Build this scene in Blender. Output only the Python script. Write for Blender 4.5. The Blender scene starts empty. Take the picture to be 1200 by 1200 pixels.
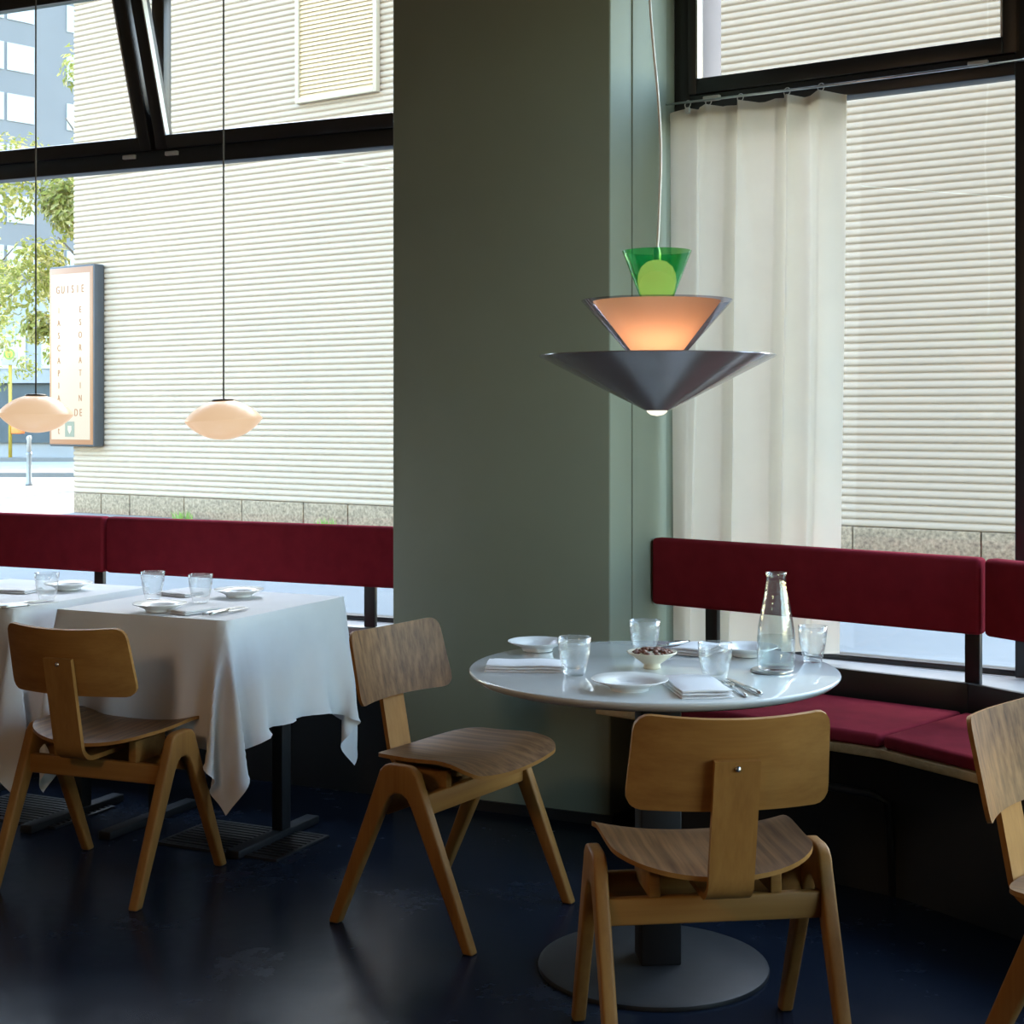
import bpy, bmesh, math, random
import numpy as np
from mathutils import Vector, Matrix

# ------------------------------------------------------------------ camera, sky, sun, exposure
scene = bpy.context.scene
COL = scene.collection
F_PX, CAM_H, HORIZON = 1750.0, 1.365, 488.0
cam_d = bpy.data.cameras.new('camera')
cam_d.sensor_width = 36.0
cam_d.lens = 36.0 * F_PX / 1200.0
cam_d.shift_y = -(600.0 - HORIZON) / 1200.0
cam_d.clip_end = 400
cam = bpy.data.objects.new('camera', cam_d)
cam.location = (0, 0, CAM_H)
cam.rotation_euler = (math.pi / 2, 0, 0)
COL.objects.link(cam)
scene.camera = cam

world = bpy.data.worlds.new('world')
scene.world = world
world.use_nodes = True
wn = world.node_tree
for n in list(wn.nodes):
    wn.nodes.remove(n)
w_out = wn.nodes.new('ShaderNodeOutputWorld')
w_bg = wn.nodes.new('ShaderNodeBackground')
w_sky = wn.nodes.new('ShaderNodeTexSky')
w_sky.sky_type = 'NISHITA'
w_sky.sun_disc = False
w_sky.sun_elevation = math.radians(22)
w_sky.sun_rotation = math.radians(11.5)
w_sky.air_density = 1.3
w_sky.dust_density = 1.5
w_bg.inputs['Strength'].default_value = 1.0
wn.links.new(w_sky.outputs[0], w_bg.inputs['Color'])
wn.links.new(w_bg.outputs[0], w_out.inputs['Surface'])

sun_d = bpy.data.lights.new('sun', 'SUN')
sun_d.energy = 3.2
sun_d.angle = math.radians(1.5)
sun_d.color = (1.0, 0.93, 0.82)
sun = bpy.data.objects.new('sun', sun_d)
COL.objects.link(sun)
sun.rotation_euler = Vector((0.2, 0.98, 0.40)).to_track_quat('Z', 'Y').to_euler()

vs = scene.view_settings
vs.view_transform = 'Standard'
vs.look = 'None'
vs.exposure = 1.2
vs.gamma = 1.0
vs.use_curve_mapping = False
try:
    scene.cycles.use_denoising = True
    scene.cycles.denoiser = 'OPENIMAGEDENOISE'
    scene.cycles.max_bounces = 10
    scene.cycles.diffuse_bounces = 6
    scene.cycles.glossy_bounces = 5
    scene.cycles.transmission_bounces = 10
    scene.cycles.transparent_max_bounces = 24
    scene.cycles.caustics_refractive = False
    scene.cycles.caustics_reflective = False
    scene.cycles.sample_clamp_indirect = 6.0
except Exception:
    pass


def portal(cx, cy, cz, ang, w, h):
    """sampling guide over a window opening; gives no light of its own"""
    d = bpy.data.lights.new('window_portal', 'AREA')
    d.shape = 'RECTANGLE'
    d.size, d.size_y = w, h
    d.cycles.is_portal = True
    o = bpy.data.objects.new('window_portal', d)
    COL.objects.link(o)
    o.location = (cx, cy, cz)
    n_in = Vector((math.sin(ang), -math.cos(ang), 0))
    o.rotation_euler = (-n_in).to_track_quat('Z', 'Y').to_euler()
    return o


# ------------------------------------------------------------------ helpers
R = math.radians


def px(x, y, z):
    """point of height z seen at photo pixel (x, y): used to measure the place"""
    D = F_PX * (CAM_H - z) / (y - HORIZON)
    return ((x - 600.0) / F_PX * D, D)


class MB:
    def __init__(self):
        self.v, self.f, self.m = [], [], []

    def add(self, verts, faces, mat=0):
        o = len(self.v)
        self.v.extend([tuple(p) for p in verts])
        self.f.extend([tuple(i + o for i in f) for f in faces])
        self.m.extend([mat] * len(faces))
        return self

    def box(self, c, s, mat=0, rz=0.0, rx=0.0):
        hx, hy, hz = s[0] / 2, s[1] / 2, s[2] / 2
        M = Matrix.Rotation(rz, 4, 'Z') @ Matrix.Rotation(rx, 4, 'X')
        vs_ = []
        for x, y, z in ((-1, -1, -1), (1, -1, -1), (1, 1, -1), (-1, 1, -1), (-1, -1, 1), (1, -1, 1), (1, 1, 1), (-1, 1, 1)):
            p = M @ Vector((x * hx, y * hy, z * hz))
            vs_.append((p.x + c[0], p.y + c[1], p.z + c[2]))
        return self.add(vs_, [(0, 3, 2, 1), (4, 5, 6, 7), (0, 1, 5, 4), (1, 2, 6, 5), (2, 3, 7, 6), (3, 0, 4, 7)], mat)

    def bx(self, x0, x1, y0, y1, z0, z1, mat=0):
        return self.box(((x0 + x1) / 2, (y0 + y1) / 2, (z0 + z1) / 2), (abs(x1 - x0), abs(y1 - y0), abs(z1 - z0)), mat)

    def prism(self, poly, z0, z1, mat=0):
        a = sum(poly[i][0] * poly[(i + 1) % len(poly)][1] - poly[(i + 1) % len(poly)][0] * poly[i][1] for i in range(len(poly)))
        if a < 0:
            poly = list(reversed(poly))
        n = len(poly)
        vs_ = [(p[0], p[1], z0) for p in poly] + [(p[0], p[1], z1) for p in poly]
        fs = [tuple(reversed(range(n))), tuple(range(n, 2 * n))]
        for i in range(n):
            j = (i + 1) % n
            fs.append((i, j, n + j, n + i))
        return self.add(vs_, fs, mat)

    def prism_x(self, poly, x0, x1, mat=0):
        """polygon in (y, z), extruded along x"""
        a = sum(poly[i][0] * poly[(i + 1) % len(poly)][1] - poly[(i + 1) % len(poly)][0] * poly[i][1] for i in range(len(poly)))
        if a < 0:
            poly = list(reversed(poly))
        n = len(poly)
        vs_ = [(x0, p[0], p[1]) for p in poly] + [(x1, p[0], p[1]) for p in poly]
        fs = [tuple(reversed(range(n))), tuple(range(n, 2 * n))]
        for i in range(n):
            j = (i + 1) % n
            fs.append((i, j, n + j, n + i))
        return self.add(vs_, fs, mat)

    def lathe(self, prof, seg=32, c=(0, 0, 0), mat=0, closed=False, cap=True):
        """profile of (radius, z); closed joins the last ring to the first"""
        vs_, fs = [], []
        for r, z in prof:
            for k in range(seg):
                a = 2 * math.pi * k / seg
                vs_.append((c[0] + r * math.cos(a), c[1] + r * math.sin(a), c[2] + z))
        n = len(prof)
        for i in range(n if closed else n - 1):
            i2 = (i + 1) % n
            for k in range(seg):
                k2 = (k + 1) % seg
                fs.append((i * seg + k, i * seg + k2, i2 * seg + k2, i2 * seg + k))
        if cap and not closed:
            fs.append(tuple(reversed(range(seg))))
            fs.append(tuple(range((n - 1) * seg, n * seg)))
        return self.add(vs_, fs, mat)

    def tube(self, pts, r, seg=8, mat=0):
        pts = [Vector(p) for p in pts]
        vs_, fs = [], []
        prev = None
        for i, p in enumerate(pts):
            t = (pts[min(i + 1, len(pts) - 1)] - pts[max(i - 1, 0)]).normalized()
            if prev is None:
                prev = t.orthogonal().normalized()
            a = (prev - t * prev.dot(t)).normalized()
            prev = a
            b = t.cross(a)
            rr = r[i] if isinstance(r, (list, tuple)) else r
            for k in range(seg):
                q = p + (a * math.cos(2 * math.pi * k / seg) + b * math.sin(2 * math.pi * k / seg)) * rr
                vs_.append(tuple(q))
        for i in range(len(pts) - 1):
            for k in range(seg):
                k2 = (k + 1) % seg
                fs.append((i * seg + k, i * seg + k2, (i + 1) * seg + k2, (i + 1) * seg + k))
        fs.append(tuple(reversed(range(seg))))
        fs.append(tuple(range((len(pts) - 1) * seg, len(pts) * seg)))
        return self.add(vs_, fs, mat)

    def sheet(self, top, bot=None, mat=0, mat_bot=None):
        """top: rows x cols grid of points; with bot a closed slab"""
        nr, nc = len(top), len(top[0])
        fs = [(i * nc + j, i * nc + j + 1, (i + 1) * nc + j + 1, (i + 1) * nc + j) for i in range(nr - 1) for j in range(nc - 1)]
        vs_ = [p for row in top for p in row]
        if bot is None:
            return self.add(vs_, fs, mat)
        o = nr * nc
        vs_ = vs_ + [p for row in bot for p in row]
        fb = [tuple(o + q for q in reversed(f)) for f in fs]
        side = []
        for j in range(nc - 1):
            side.append((j + 1, j, o + j, o + j + 1))
            b = (nr - 1) * nc + j
            side.append((b, b + 1, o + b + 1, o + b))
        for i in range(nr - 1):
            a, b = i * nc, (i + 1) * nc
            side.append((a, b, o + b, o + a))
            a, b = i * nc + nc - 1, (i + 1) * nc + nc - 1
            side.append((b, a, o + a, o + b))
        self.add(vs_, fs, mat)
        base = len(self.v) - len(vs_)
        mb = mat if mat_bot is None else mat_bot
        for f in fb + side:
            self.f.append(tuple(base + q for q in f))
            self.m.append(mb)
        return self

    def build(self, name, mats, parent=None, smooth=False, bevel=0.0, seg=2, loc=None, rz=None, angle=40):
        me = bpy.data.meshes.new(name)
        me.from_pydata(self.v, [], self.f)
        if not isinstance(mats, (list, tuple)):
            mats = [mats]
        for m in mats:
            me.materials.append(m)
        for p, mi in zip(me.polygons, self.m):
            p.material_index = mi
            p.use_smooth = smooth
        me.update()
        o = bpy.data.objects.new(name, me)
        COL.objects.link(o)
        if parent is not None:
            o.parent = parent
        if loc is not None:
            o.location = loc
        if rz is not None:
            o.rotation_euler = (0, 0, rz)
        if bevel > 0:
            b = o.modifiers.new('bevel', 'BEVEL')
            b.width = bevel
            b.segments = seg
            b.limit_method = 'ANGLE'
            b.angle_limit = R(angle)
            if not smooth:
                for p in me.polygons:
                    p.use_smooth = True
        return o


def sharp(o, deg=35):
    """smooth shading that keeps hard edges"""
    me = o.data
    bm = bmesh.new()
    bm.from_mesh(me)
    for e in bm.edges:
        if len(e.link_faces) == 2 and e.calc_face_angle(0) > R(deg):
            e.smooth = False
    for f in bm.faces:
        f.smooth = True
    bm.to_mesh(me)
    bm.free()
    return o


def tag(o, label=None, cat=None, group=None, kind=None):
    if label:
        o['label'] = label
    if cat:
        o['category'] = cat
    if group:
        o['group'] = group
    if kind:
        o['kind'] = kind
    return o


def thing(name, label, cat, loc=(0, 0, 0), rz=0.0, group=None):
    o = bpy.data.objects.new(name, None)
    COL.objects.link(o)
    o.empty_display_size = 0.1
    o.location = loc
    o.rotation_euler = (0, 0, rz)
    return tag(o, label, cat, group)


def copy_thing(src, label, loc, rz):
    r = src.copy()
    COL.objects.link(r)
    r.location = loc
    r.rotation_euler = (0, 0, rz)
    r['label'] = label
    for ch in list(src.children):
        c = ch.copy()
        COL.objects.link(c)
        c.parent = r
        for g in list(ch.children):
            d = g.copy()
            COL.objects.link(d)
            d.parent = c
    return r


def struct(o):
    o['kind'] = 'structure'
    return o


# ------------------------------------------------------------------ materials
def new_mat(name):
    m = bpy.data.materials.new(name)
    m.use_nodes = True
    nt = m.node_tree
    for n in list(nt.nodes):
        nt.nodes.remove(n)
    out = nt.nodes.new('ShaderNodeOutputMaterial')
    return m, nt, out


def coords(nt, scale=(1, 1, 1), kind='Object', rot=(0, 0, 0)):
    tc = nt.nodes.new('ShaderNodeTexCoord')
    mp = nt.nodes.new('ShaderNodeMapping')
    mp.inputs['Scale'].default_value = scale
    mp.inputs['Rotation'].default_value = rot
    nt.links.new(tc.outputs[kind], mp.inputs['Vector'])
    return mp.outputs[0]


def noise(nt, vec, scale, detail=3.0, rough=0.55):
    n = nt.nodes.new('ShaderNodeTexNoise')
    n.inputs['Scale'].default_value = scale
    n.inputs['Detail'].default_value = detail
    n.inputs['Roughness'].default_value = rough
    nt.links.new(vec, n.inputs['Vector'])
    return n.outputs['Fac']


def ramp(nt, fac, stops):
    r = nt.nodes.new('ShaderNodeValToRGB')
    el = r.color_ramp.elements
    while len(el) < len(stops):
        el.new(0.5)
    for e, (p, c) in zip(el, stops):
        e.position = p
        e.color = (c[0], c[1], c[2], 1)
    nt.links.new(fac, r.inputs['Fac'])
    return r.outputs['Color']


def bump(nt, h, strength, dist=0.01):
    b = nt.nodes.new('ShaderNodeBump')
    b.inputs['Strength'].default_value = strength
    b.inputs['Distance'].default_value = dist
    nt.links.new(h, b.inputs['Height'])
    return b.outputs[0]


def principled(nt, out, color=None, rough=0.5, metal=0.0, spec=0.5, **kw):
    p = nt.nodes.new('ShaderNodeBsdfPrincipled')
    if isinstance(color, (tuple, list)):
        p.inputs['Base Color'].default_value = (color[0], color[1], color[2], 1)
    elif color is not None:
        nt.links.new(color, p.inputs['Base Color'])
    if isinstance(rough, (int, float)):
        p.inputs['Roughness'].default_value = rough
    else:
        nt.links.new(rough, p.inputs['Roughness'])
    p.inputs['Metallic'].default_value = metal
    p.inputs['Specular IOR Level'].default_value = spec
    for k, v in kw.items():
        p.inputs[k].default_value = v
    nt.links.new(p.outputs[0], out.inputs['Surface'])
    return p


def solid(name, c, rough=0.5, metal=0.0, spec=0.5, var=0.06, scale=6.0, bmp=0.0, bscale=200.0):
    m, nt, out = new_mat(name)
    v = coords(nt)
    f = noise(nt, v, scale, 4)
    lo = tuple(max(0, x * (1 - var)) for x in c)
    hi = tuple(x * (1 + var) for x in c)
    p = principled(nt, out, ramp(nt, f, [(0.3, lo), (0.7, hi)]), rough, metal, spec)
    if bmp:
        nt.links.new(bump(nt, noise(nt, v, bscale, 2), bmp, 0.002), p.inputs['Normal'])
    return m


def wood(name, c1, c2, axis='Z', rough=0.42, ring=9.0):
    m, nt, out = new_mat(name)
    sc = {'X': (0.02, 1, 1), 'Y': (1, 0.02, 1), 'Z': (1, 1, 0.02)}[axis]
    v = coords(nt, sc)
    f1 = noise(nt, v, ring * 3, 3, 0.6)
    f2 = noise(nt, v, 160, 2, 0.7)
    mx = nt.nodes.new('ShaderNodeMath')
    mx.operation = 'MULTIPLY_ADD'
    mx.inputs[1].default_value = 0.28
    nt.links.new(f2, mx.inputs[0])
    nt.links.new(f1, mx.inputs[2])
    mid = tuple((a + b) / 2 for a, b in zip(c1, c2))
    col = ramp(nt, mx.outputs[0], [(0.42, c1), (0.62, mid), (0.82, c2)])
    p = principled(nt, out, col, rough + 0.08, 0, 0.2)
    nt.links.new(bump(nt, f2, 0.08, 0.001), p.inputs['Normal'])
    return m


def fabric(name, c, var=0.12, weave=900.0, sheen=0.25):
    m, nt, out = new_mat(name)
    v = coords(nt)
    f = noise(nt, v, 14, 4)
    fine = noise(nt, v, weave, 1)
    p = principled(nt, out, ramp(nt, f, [(0.25, tuple(x * (1 - var) for x in c)), (0.75, tuple(x * (1 + var) for x in c))]), 0.95, 0, 0.04)
    p.inputs['Sheen Weight'].default_value = sheen
    p.inputs['Sheen Roughness'].default_value = 0.5
    nt.links.new(bump(nt, fine, 0.25, 0.002), p.inputs['Normal'])
    return m


def cloth_mat(name, c, trans):
    m, nt, out = new_mat(name)
    v = coords(nt)
    fine = noise(nt, v, 700, 1)
    big = noise(nt, v, 9, 3)
    col = ramp(nt, big, [(0.3, tuple(x * 0.96 for x in c)), (0.7, c)])
    d = nt.nodes.new('ShaderNodeBsdfDiffuse')
    t = nt.nodes.new('ShaderNodeBsdfTranslucent')
    mix = nt.nodes.new('ShaderNodeMixShader')
    mix.inputs[0].default_value = trans
    nt.links.new(col, d.inputs['Color'])
    nt.links.new(col, t.inputs['Color'])
    b = bump(nt, fine, 0.15, 0.001)
    nt.links.new(b, d.inputs['Normal'])
    nt.links.new(d.outputs[0], mix.inputs[1])
    nt.links.new(t.outputs[0], mix.inputs[2])
    nt.links.new(mix.outputs[0], out.inputs['Surface'])
    return m


def thin_glass(name, tint=(1, 1, 1), gloss_max=1.0, rough=0.0, haze=0.0, haze_col=(0.9, 0.95, 0.97), ior=1.45, bmp=0.0, power=5.0):
    """clear sheet: fresnel reflection over straight transmission, with an optional frosted share"""
    m, nt, out = new_mat(name)
    tr = nt.nodes.new('ShaderNodeBsdfTransparent')
    tr.inputs['Color'].default_value = (*tint, 1)
    gl = nt.nodes.new('ShaderNodeBsdfGlossy')
    gl.inputs['Roughness'].default_value = rough
    fr = nt.nodes.new('ShaderNodeLayerWeight')
    fr.inputs['Blend'].default_value = 0.5
    f0 = ((ior - 1) / (ior + 1)) ** 2
    if bmp:
        b = bump(nt, noise(nt, coords(nt), 45, 2), bmp, 0.01)
        nt.links.new(b, gl.inputs['Normal'])
        nt.links.new(b, fr.inputs['Normal'])
    pw = nt.nodes.new('ShaderNodeMath')
    pw.operation = 'POWER'
    pw.inputs[1].default_value = power
    nt.links.new(fr.outputs['Facing'], pw.inputs[0])
    mul = nt.nodes.new('ShaderNodeMath')
    mul.operation = 'MULTIPLY_ADD'
    mul.inputs[1].default_value = gloss_max * (1 - f0)
    mul.inputs[2].default_value = f0
    nt.links.new(pw.outputs[0], mul.inputs[0])
    mix = nt.nodes.new('ShaderNodeMixShader')
    nt.links.new(mul.outputs[0], mix.inputs[0])
    base = tr.outputs[0]
    if haze > 0:
        d = nt.nodes.new('ShaderNodeBsdfDiffuse')
        d.inputs['Color'].default_value = (*haze_col, 1)
        t2 = nt.nodes.new('ShaderNodeBsdfTranslucent')
        t2.inputs['Color'].default_value = (*haze_col, 1)
        m1 = nt.nodes.new('ShaderNodeMixShader')
        m1.inputs[0].default_value = 0.55
        nt.links.new(d.outputs[0], m1.inputs[1])
        nt.links.new(t2.outputs[0], m1.inputs[2])
        m2 = nt.nodes.new('ShaderNodeMixShader')
        m2.inputs[0].default_value = haze
        nt.links.new(base, m2.inputs[1])
        nt.links.new(m1.outputs[0], m2.inputs[2])
        base = m2.outputs[0]
    nt.links.new(base, mix.inputs[1])
    nt.links.new(gl.outputs[0], mix.inputs[2])
    nt.links.new(mix.outputs[0], out.inputs['Surface'])
    return m


def emitter(name, c, s, diffuse=None):
    m, nt, out = new_mat(name)
    e = nt.nodes.new('ShaderNodeEmission')
    e.inputs['Color'].default_value = (*c, 1)
    e.inputs['Strength'].default_value = s
    if diffuse is None:
        nt.links.new(e.outputs[0], out.inputs['Surface'])
    else:
        p = principled(nt, out, diffuse, 0.35)
        a = nt.nodes.new('ShaderNodeAddShader')
        nt.links.new(p.outputs[0], a.inputs[0])
        nt.links.new(e.outputs[0], a.inputs[1])
        nt.links.new(a.outputs[0], out.inputs['Surface'])
    return m


def floor_mat():
    m, nt, out = new_mat('dark_screed')
    v = coords(nt)
    big = noise(nt, v, 2.2, 5, 0.6)
    fine = noise(nt, v, 26, 4, 0.65)
    mx = nt.nodes.new('ShaderNodeMath')
    mx.operation = 'MULTIPLY_ADD'
    mx.inputs[1].default_value = 0.45
    nt.links.new(fine, mx.inputs[0])
    nt.links.new(big, mx.inputs[2])
    col = ramp(nt, mx.outputs[0], [(0.35, (0.0065, 0.010, 0.018)), (0.75, (0.0095, 0.0145, 0.026)), (1.0, (0.015, 0.022, 0.038))])
    rr = nt.nodes.new('ShaderNodeMapRange')
    rr.inputs['From Min'].default_value = 0.45
    rr.inputs['From Max'].default_value = 0.95
    rr.inputs['To Min'].default_value = 0.17
    rr.inputs['To Max'].default_value = 0.30
    nt.links.new(mx.outputs[0], rr.inputs['Value'])
    p = principled(nt, out, col, rr.outputs[0], 0, 0.085)
    p.inputs['Specular Tint'].default_value = (0.62, 0.82, 1.0, 1)
    nt.links.new(bump(nt, fine, 0.05, 0.003), p.inputs['Normal'])
    return m


M = {
    'floor': floor_mat(),
    'sage': solid('sage_paint', (0.245, 0.288, 0.232), 0.6, var=0.03, scale=3, bmp=0.05, bscale=300),
    'black_frame': solid('black_lacquer', (0.014, 0.015, 0.017), 0.42, var=0.1),
    'black_matt': solid('black_matt_panel', (0.006, 0.0065, 0.008), 0.7, var=0.15),
    'base_iron': solid('iron_base', (0.020, 0.021, 0.022), 0.55, 0.1, var=0.15, scale=20),
    'ceiling': solid('ceiling_plaster', (0.20, 0.19, 0.175), 0.9, var=0.03),
    'warm_wall': solid('warm_wall_plaster', (0.19, 0.13, 0.08), 0.85, var=0.05),
    'sill': solid('sill_stone', (0.42, 0.42, 0.41), 0.35, var=0.05, scale=12),
    'red': fabric('burgundy_wool', (0.235, 0.022, 0.036), sheen=0.0),
    'ply': wood('plywood_edge', (0.42, 0.29, 0.14), (0.55, 0.40, 0.22), 'X', 0.5),
    'beech': wood('honey_beech', (0.25, 0.112, 0.028), (0.36, 0.175, 0.048), 'Z', 0.38, 7),
    'beech_x': wood('honey_beech_crosswise', (0.25, 0.112, 0.028), (0.36, 0.175, 0.048), 'X', 0.38, 7),
    'walnut': wood('walnut_veneer', (0.085, 0.040, 0.017), (0.24, 0.125, 0.055), 'Z', 0.36, 20),
    'walnut_y': wood('walnut_veneer_seat', (0.085, 0.040, 0.017), (0.24, 0.125, 0.055), 'Y', 0.36, 20),
    'steel': solid('brushed_steel', (0.62, 0.62, 0.61), 0.28, 1.0, var=0.05),
    'silver_cap': solid('satin_aluminium', (0.6, 0.6, 0.58), 0.5, 0.2, var=0.05),
    'linen': cloth_mat('white_tablecloth', (0.82, 0.83, 0.85), 0.12),
    'napkin': cloth_mat('white_napkin', (0.86, 0.86, 0.88), 0.1),
    'curtain': cloth_mat('ivory_curtain', (0.74, 0.72, 0.65), 0.27),
    'table_top': solid('grey_table_laminate', (0.58, 0.605, 0.605), 0.035, var=0.02),
    'porcelain': solid('white_porcelain', (0.78, 0.78, 0.77), 0.15, var=0.02),
    'cream': solid('cream_ceramic', (0.74, 0.68, 0.52), 0.25, var=0.04),
    'nuts': solid('roasted_nuts', (0.16, 0.055, 0.030), 0.45, var=0.5, scale=60),
    'window_glass': thin_glass('window_glass', (0.97, 0.985, 0.98), 0.8),
    'tumbler': thin_glass('pressed_glass', (0.975, 0.985, 0.99), 0.95, 0.03, 0.08, bmp=0.5, ior=1.6, power=2.6),
    'carafe': thin_glass('carafe_glass', (0.96, 0.98, 0.98), 0.9, 0.01, 0.015, bmp=0.15, ior=1.6, power=2.4),
    'water': thin_glass('still_water', (0.93, 0.97, 0.98), 1.0, 0.0, 0.07, ior=1.33),
    'opal': emitter('lit_opal_glass', (1.0, 0.68, 0.42), 0.33, (0.18, 0.15, 0.12)),
    'smoke_shade': thin_glass('smoked_glass_shade', (0.5, 0.46, 0.52), 1.0, 0.02, 0.04, (0.2, 0.18, 0.22), ior=1.5),
    'bulb': emitter('lit_bulb', (1.0, 0.90, 0.72), 0.6),
    'fill_glow': emitter('fill_glow', (1.0, 0.62, 0.32), 27.0),  # glow of the added fill globe
    'dome': emitter('lit_globe', (1.0, 0.82, 0.45), 0.55),
    'white_cord': solid('white_cord', (0.8, 0.8, 0.78), 0.5),
    'dark_cord': solid('grey_cord', (0.10, 0.10, 0.10), 0.5),
    'bronze': solid('bronze_cap', (0.10, 0.075, 0.055), 0.4, 0.6),
    'green_shade': thin_glass('green_glass_shade', (0.36, 0.60, 0.20), 1.0, 0.02, 0.45, (0.0, 0.28, 0.08), ior=1.5),
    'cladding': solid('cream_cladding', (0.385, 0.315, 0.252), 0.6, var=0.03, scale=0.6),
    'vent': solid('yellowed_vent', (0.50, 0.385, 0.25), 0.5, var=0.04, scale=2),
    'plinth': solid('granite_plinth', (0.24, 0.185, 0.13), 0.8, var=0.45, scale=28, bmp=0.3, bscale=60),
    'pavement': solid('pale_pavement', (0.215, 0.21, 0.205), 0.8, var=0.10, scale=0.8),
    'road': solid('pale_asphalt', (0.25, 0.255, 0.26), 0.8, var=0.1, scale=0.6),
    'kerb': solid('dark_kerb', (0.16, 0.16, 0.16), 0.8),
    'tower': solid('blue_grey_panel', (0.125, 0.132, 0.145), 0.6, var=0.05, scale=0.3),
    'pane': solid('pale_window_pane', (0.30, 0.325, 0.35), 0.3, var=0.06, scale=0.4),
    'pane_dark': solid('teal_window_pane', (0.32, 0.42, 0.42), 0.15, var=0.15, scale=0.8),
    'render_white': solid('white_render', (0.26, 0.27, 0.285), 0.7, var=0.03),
    'shopfront': solid('slate_shopfront', (0.05, 0.07, 0.085), 0.6, var=0.3, scale=0.6),
    'yellow': solid('yellow_paint', (0.45, 0.31, 0.04), 0.5),
    'green_ink': solid('green_ink', (0.06, 0.28, 0.08), 0.5),
    'orange': solid('orange_plastic', (0.85, 0.22, 0.05), 0.5),
    'white_paint': solid('white_paint', (0.36, 0.36, 0.36), 0.5),
    'grey_metal': solid('grey_metal', (0.22, 0.24, 0.26), 0.45, 0.4),
    'sign_casing': solid('slate_sign_casing', (0.055, 0.062, 0.072), 0.5),
    'sign_face': emitter('lit_sign_face', (1.0, 0.86, 0.64), 0.36, (0.09, 0.085, 0.08)),
    'sign_rim': emitter('lit_sign_rim', (1.0, 0.50, 0.24), 0.23, (0.08, 0.05, 0.03)),
    'sign_ink': emitter('lit_sign_letters', (1.0, 0.42, 0.12), 0.20, (0.05, 0.02, 0.01)),
    'sign_grey': solid('sign_emblem_grey', (0.15, 0.16, 0.12), 0.5),
    'bark': solid('bark', (0.10, 0.075, 0.05), 0.9, var=0.3, scale=8),
    'leaf': cloth_mat('lime_leaf', (0.27, 0.29, 0.085), 0.4),
    'leaf_light': cloth_mat('pale_leaf', (0.42, 0.40, 0.18), 0.4),
    'grass': cloth_mat('grass_blade', (0.22, 0.38, 0.10), 0.3),
    'peach': None,
}


def peach_mat():
    m, nt, out = new_mat('peach_opal_shade')
    d = nt.nodes.new('ShaderNodeBsdfDiffuse')
    d.inputs['Color'].default_value = (0.62, 0.36, 0.22, 1)
    t = nt.nodes.new('ShaderNodeBsdfTranslucent')
    t.inputs['Color'].default_value = (0.85, 0.46, 0.24, 1)
    mix = nt.nodes.new('ShaderNodeMixShader')
    mix.inputs[0].default_value = 0.6
    nt.links.new(d.outputs[0], mix.inputs[1])
    nt.links.new(t.outputs[0], mix.inputs[2])
    nt.links.new(mix.outputs[0], out.inputs['Surface'])
    return m


M['peach'] = peach_mat()

# grey mirrored lacquer of the lowest lamp shade
m_, nt_, out_ = new_mat('grey_mirror_shade')
principled(nt_, out_, (0.24, 0.225, 0.235), 0.16, 0.25, 0.9)
M['mirror_shade'] = m_

# ------------------------------------------------------------------ plan of the place
UL = Vector((0.906, -0.423))           # along the left facade, to the right
NL = Vector((0.423, 0.906))            # outward of the left facade
AL = math.atan2(UL.y, UL.x)
UW = Vector((0.8345, -0.551))          # along the right window
NW = Vector((0.551, 0.8345))
AW = math.atan2(UW.y, UW.x)
UB = Vector((0.7695, -0.6387))         # along the corner bench
NB = Vector((0.6387, 0.7695))
U3 = Vector((0.5, -0.866))             # next facet of the facade
N3 = Vector((0.866, 0.5))
A3 = math.atan2(U3.y, U3.x)
OL = Vector((-0.359, 5.853))           # on the left window plane
OW = Vector((0.594, 5.336))            # left end of the right window
O3 = OW + UW * 1.25
O4 = O3 + U3 * 2.3
U4 = Vector((0.18, -0.984))
N4 = Vector((0.984, 0.18))
A4 = math.atan2(U4.y, U4.x)
P715 = Vector((0.327, 4.980))
P460 = Vector((-0.426, 5.331))
ZS, ZT0, ZT1, ZTOP, ZCEIL = 0.55, 2.43, 2.565, 3.21, 3.5

# ------------------------------------------------------------------ room shell
floor_poly = [(-6.2, -5.0), (4.2, -5.0), (4.2, 1.0), tuple(O4 + N4 * 0.1), tuple(O3 + N3 * 0.1), tuple(OW + NW * 0.1), (0.35, 6.0), tuple(OL + NL * 0.1 + UL * 0.3), tuple(OL + NL * 0.1 - UL * 6.4)]
struct(MB().prism(floor_poly, -0.10, 0.0).build('floor', M['floor']))
struct(MB().prism(floor_poly, ZCEIL, ZCEIL + 0.2).build('ceiling', M['ceiling']))
struct(MB().prism([(-6.4, -9.0), (4.4, -9.0)] + floor_poly[1:], ZCEIL + 0.2, 22.0).build('wall_upper_shade_block', M['ceiling']))  # unseen upper mass, added this tall to keep light off the hall opposite
struct(MB().bx(-6.4, 4.4, -5.2, -5.0, 0, ZCEIL).build('wall_back', M['warm_wall']))
struct(MB().bx(-6.4, -6.2, -5.0, 8.4, 0, ZCEIL).build('wall_left', M['warm_wall']))
struct(MB().bx(3.36, 3.56, -5.0, -0.58, 0, ZCEIL).build('wall_right', M['sage']))

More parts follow.
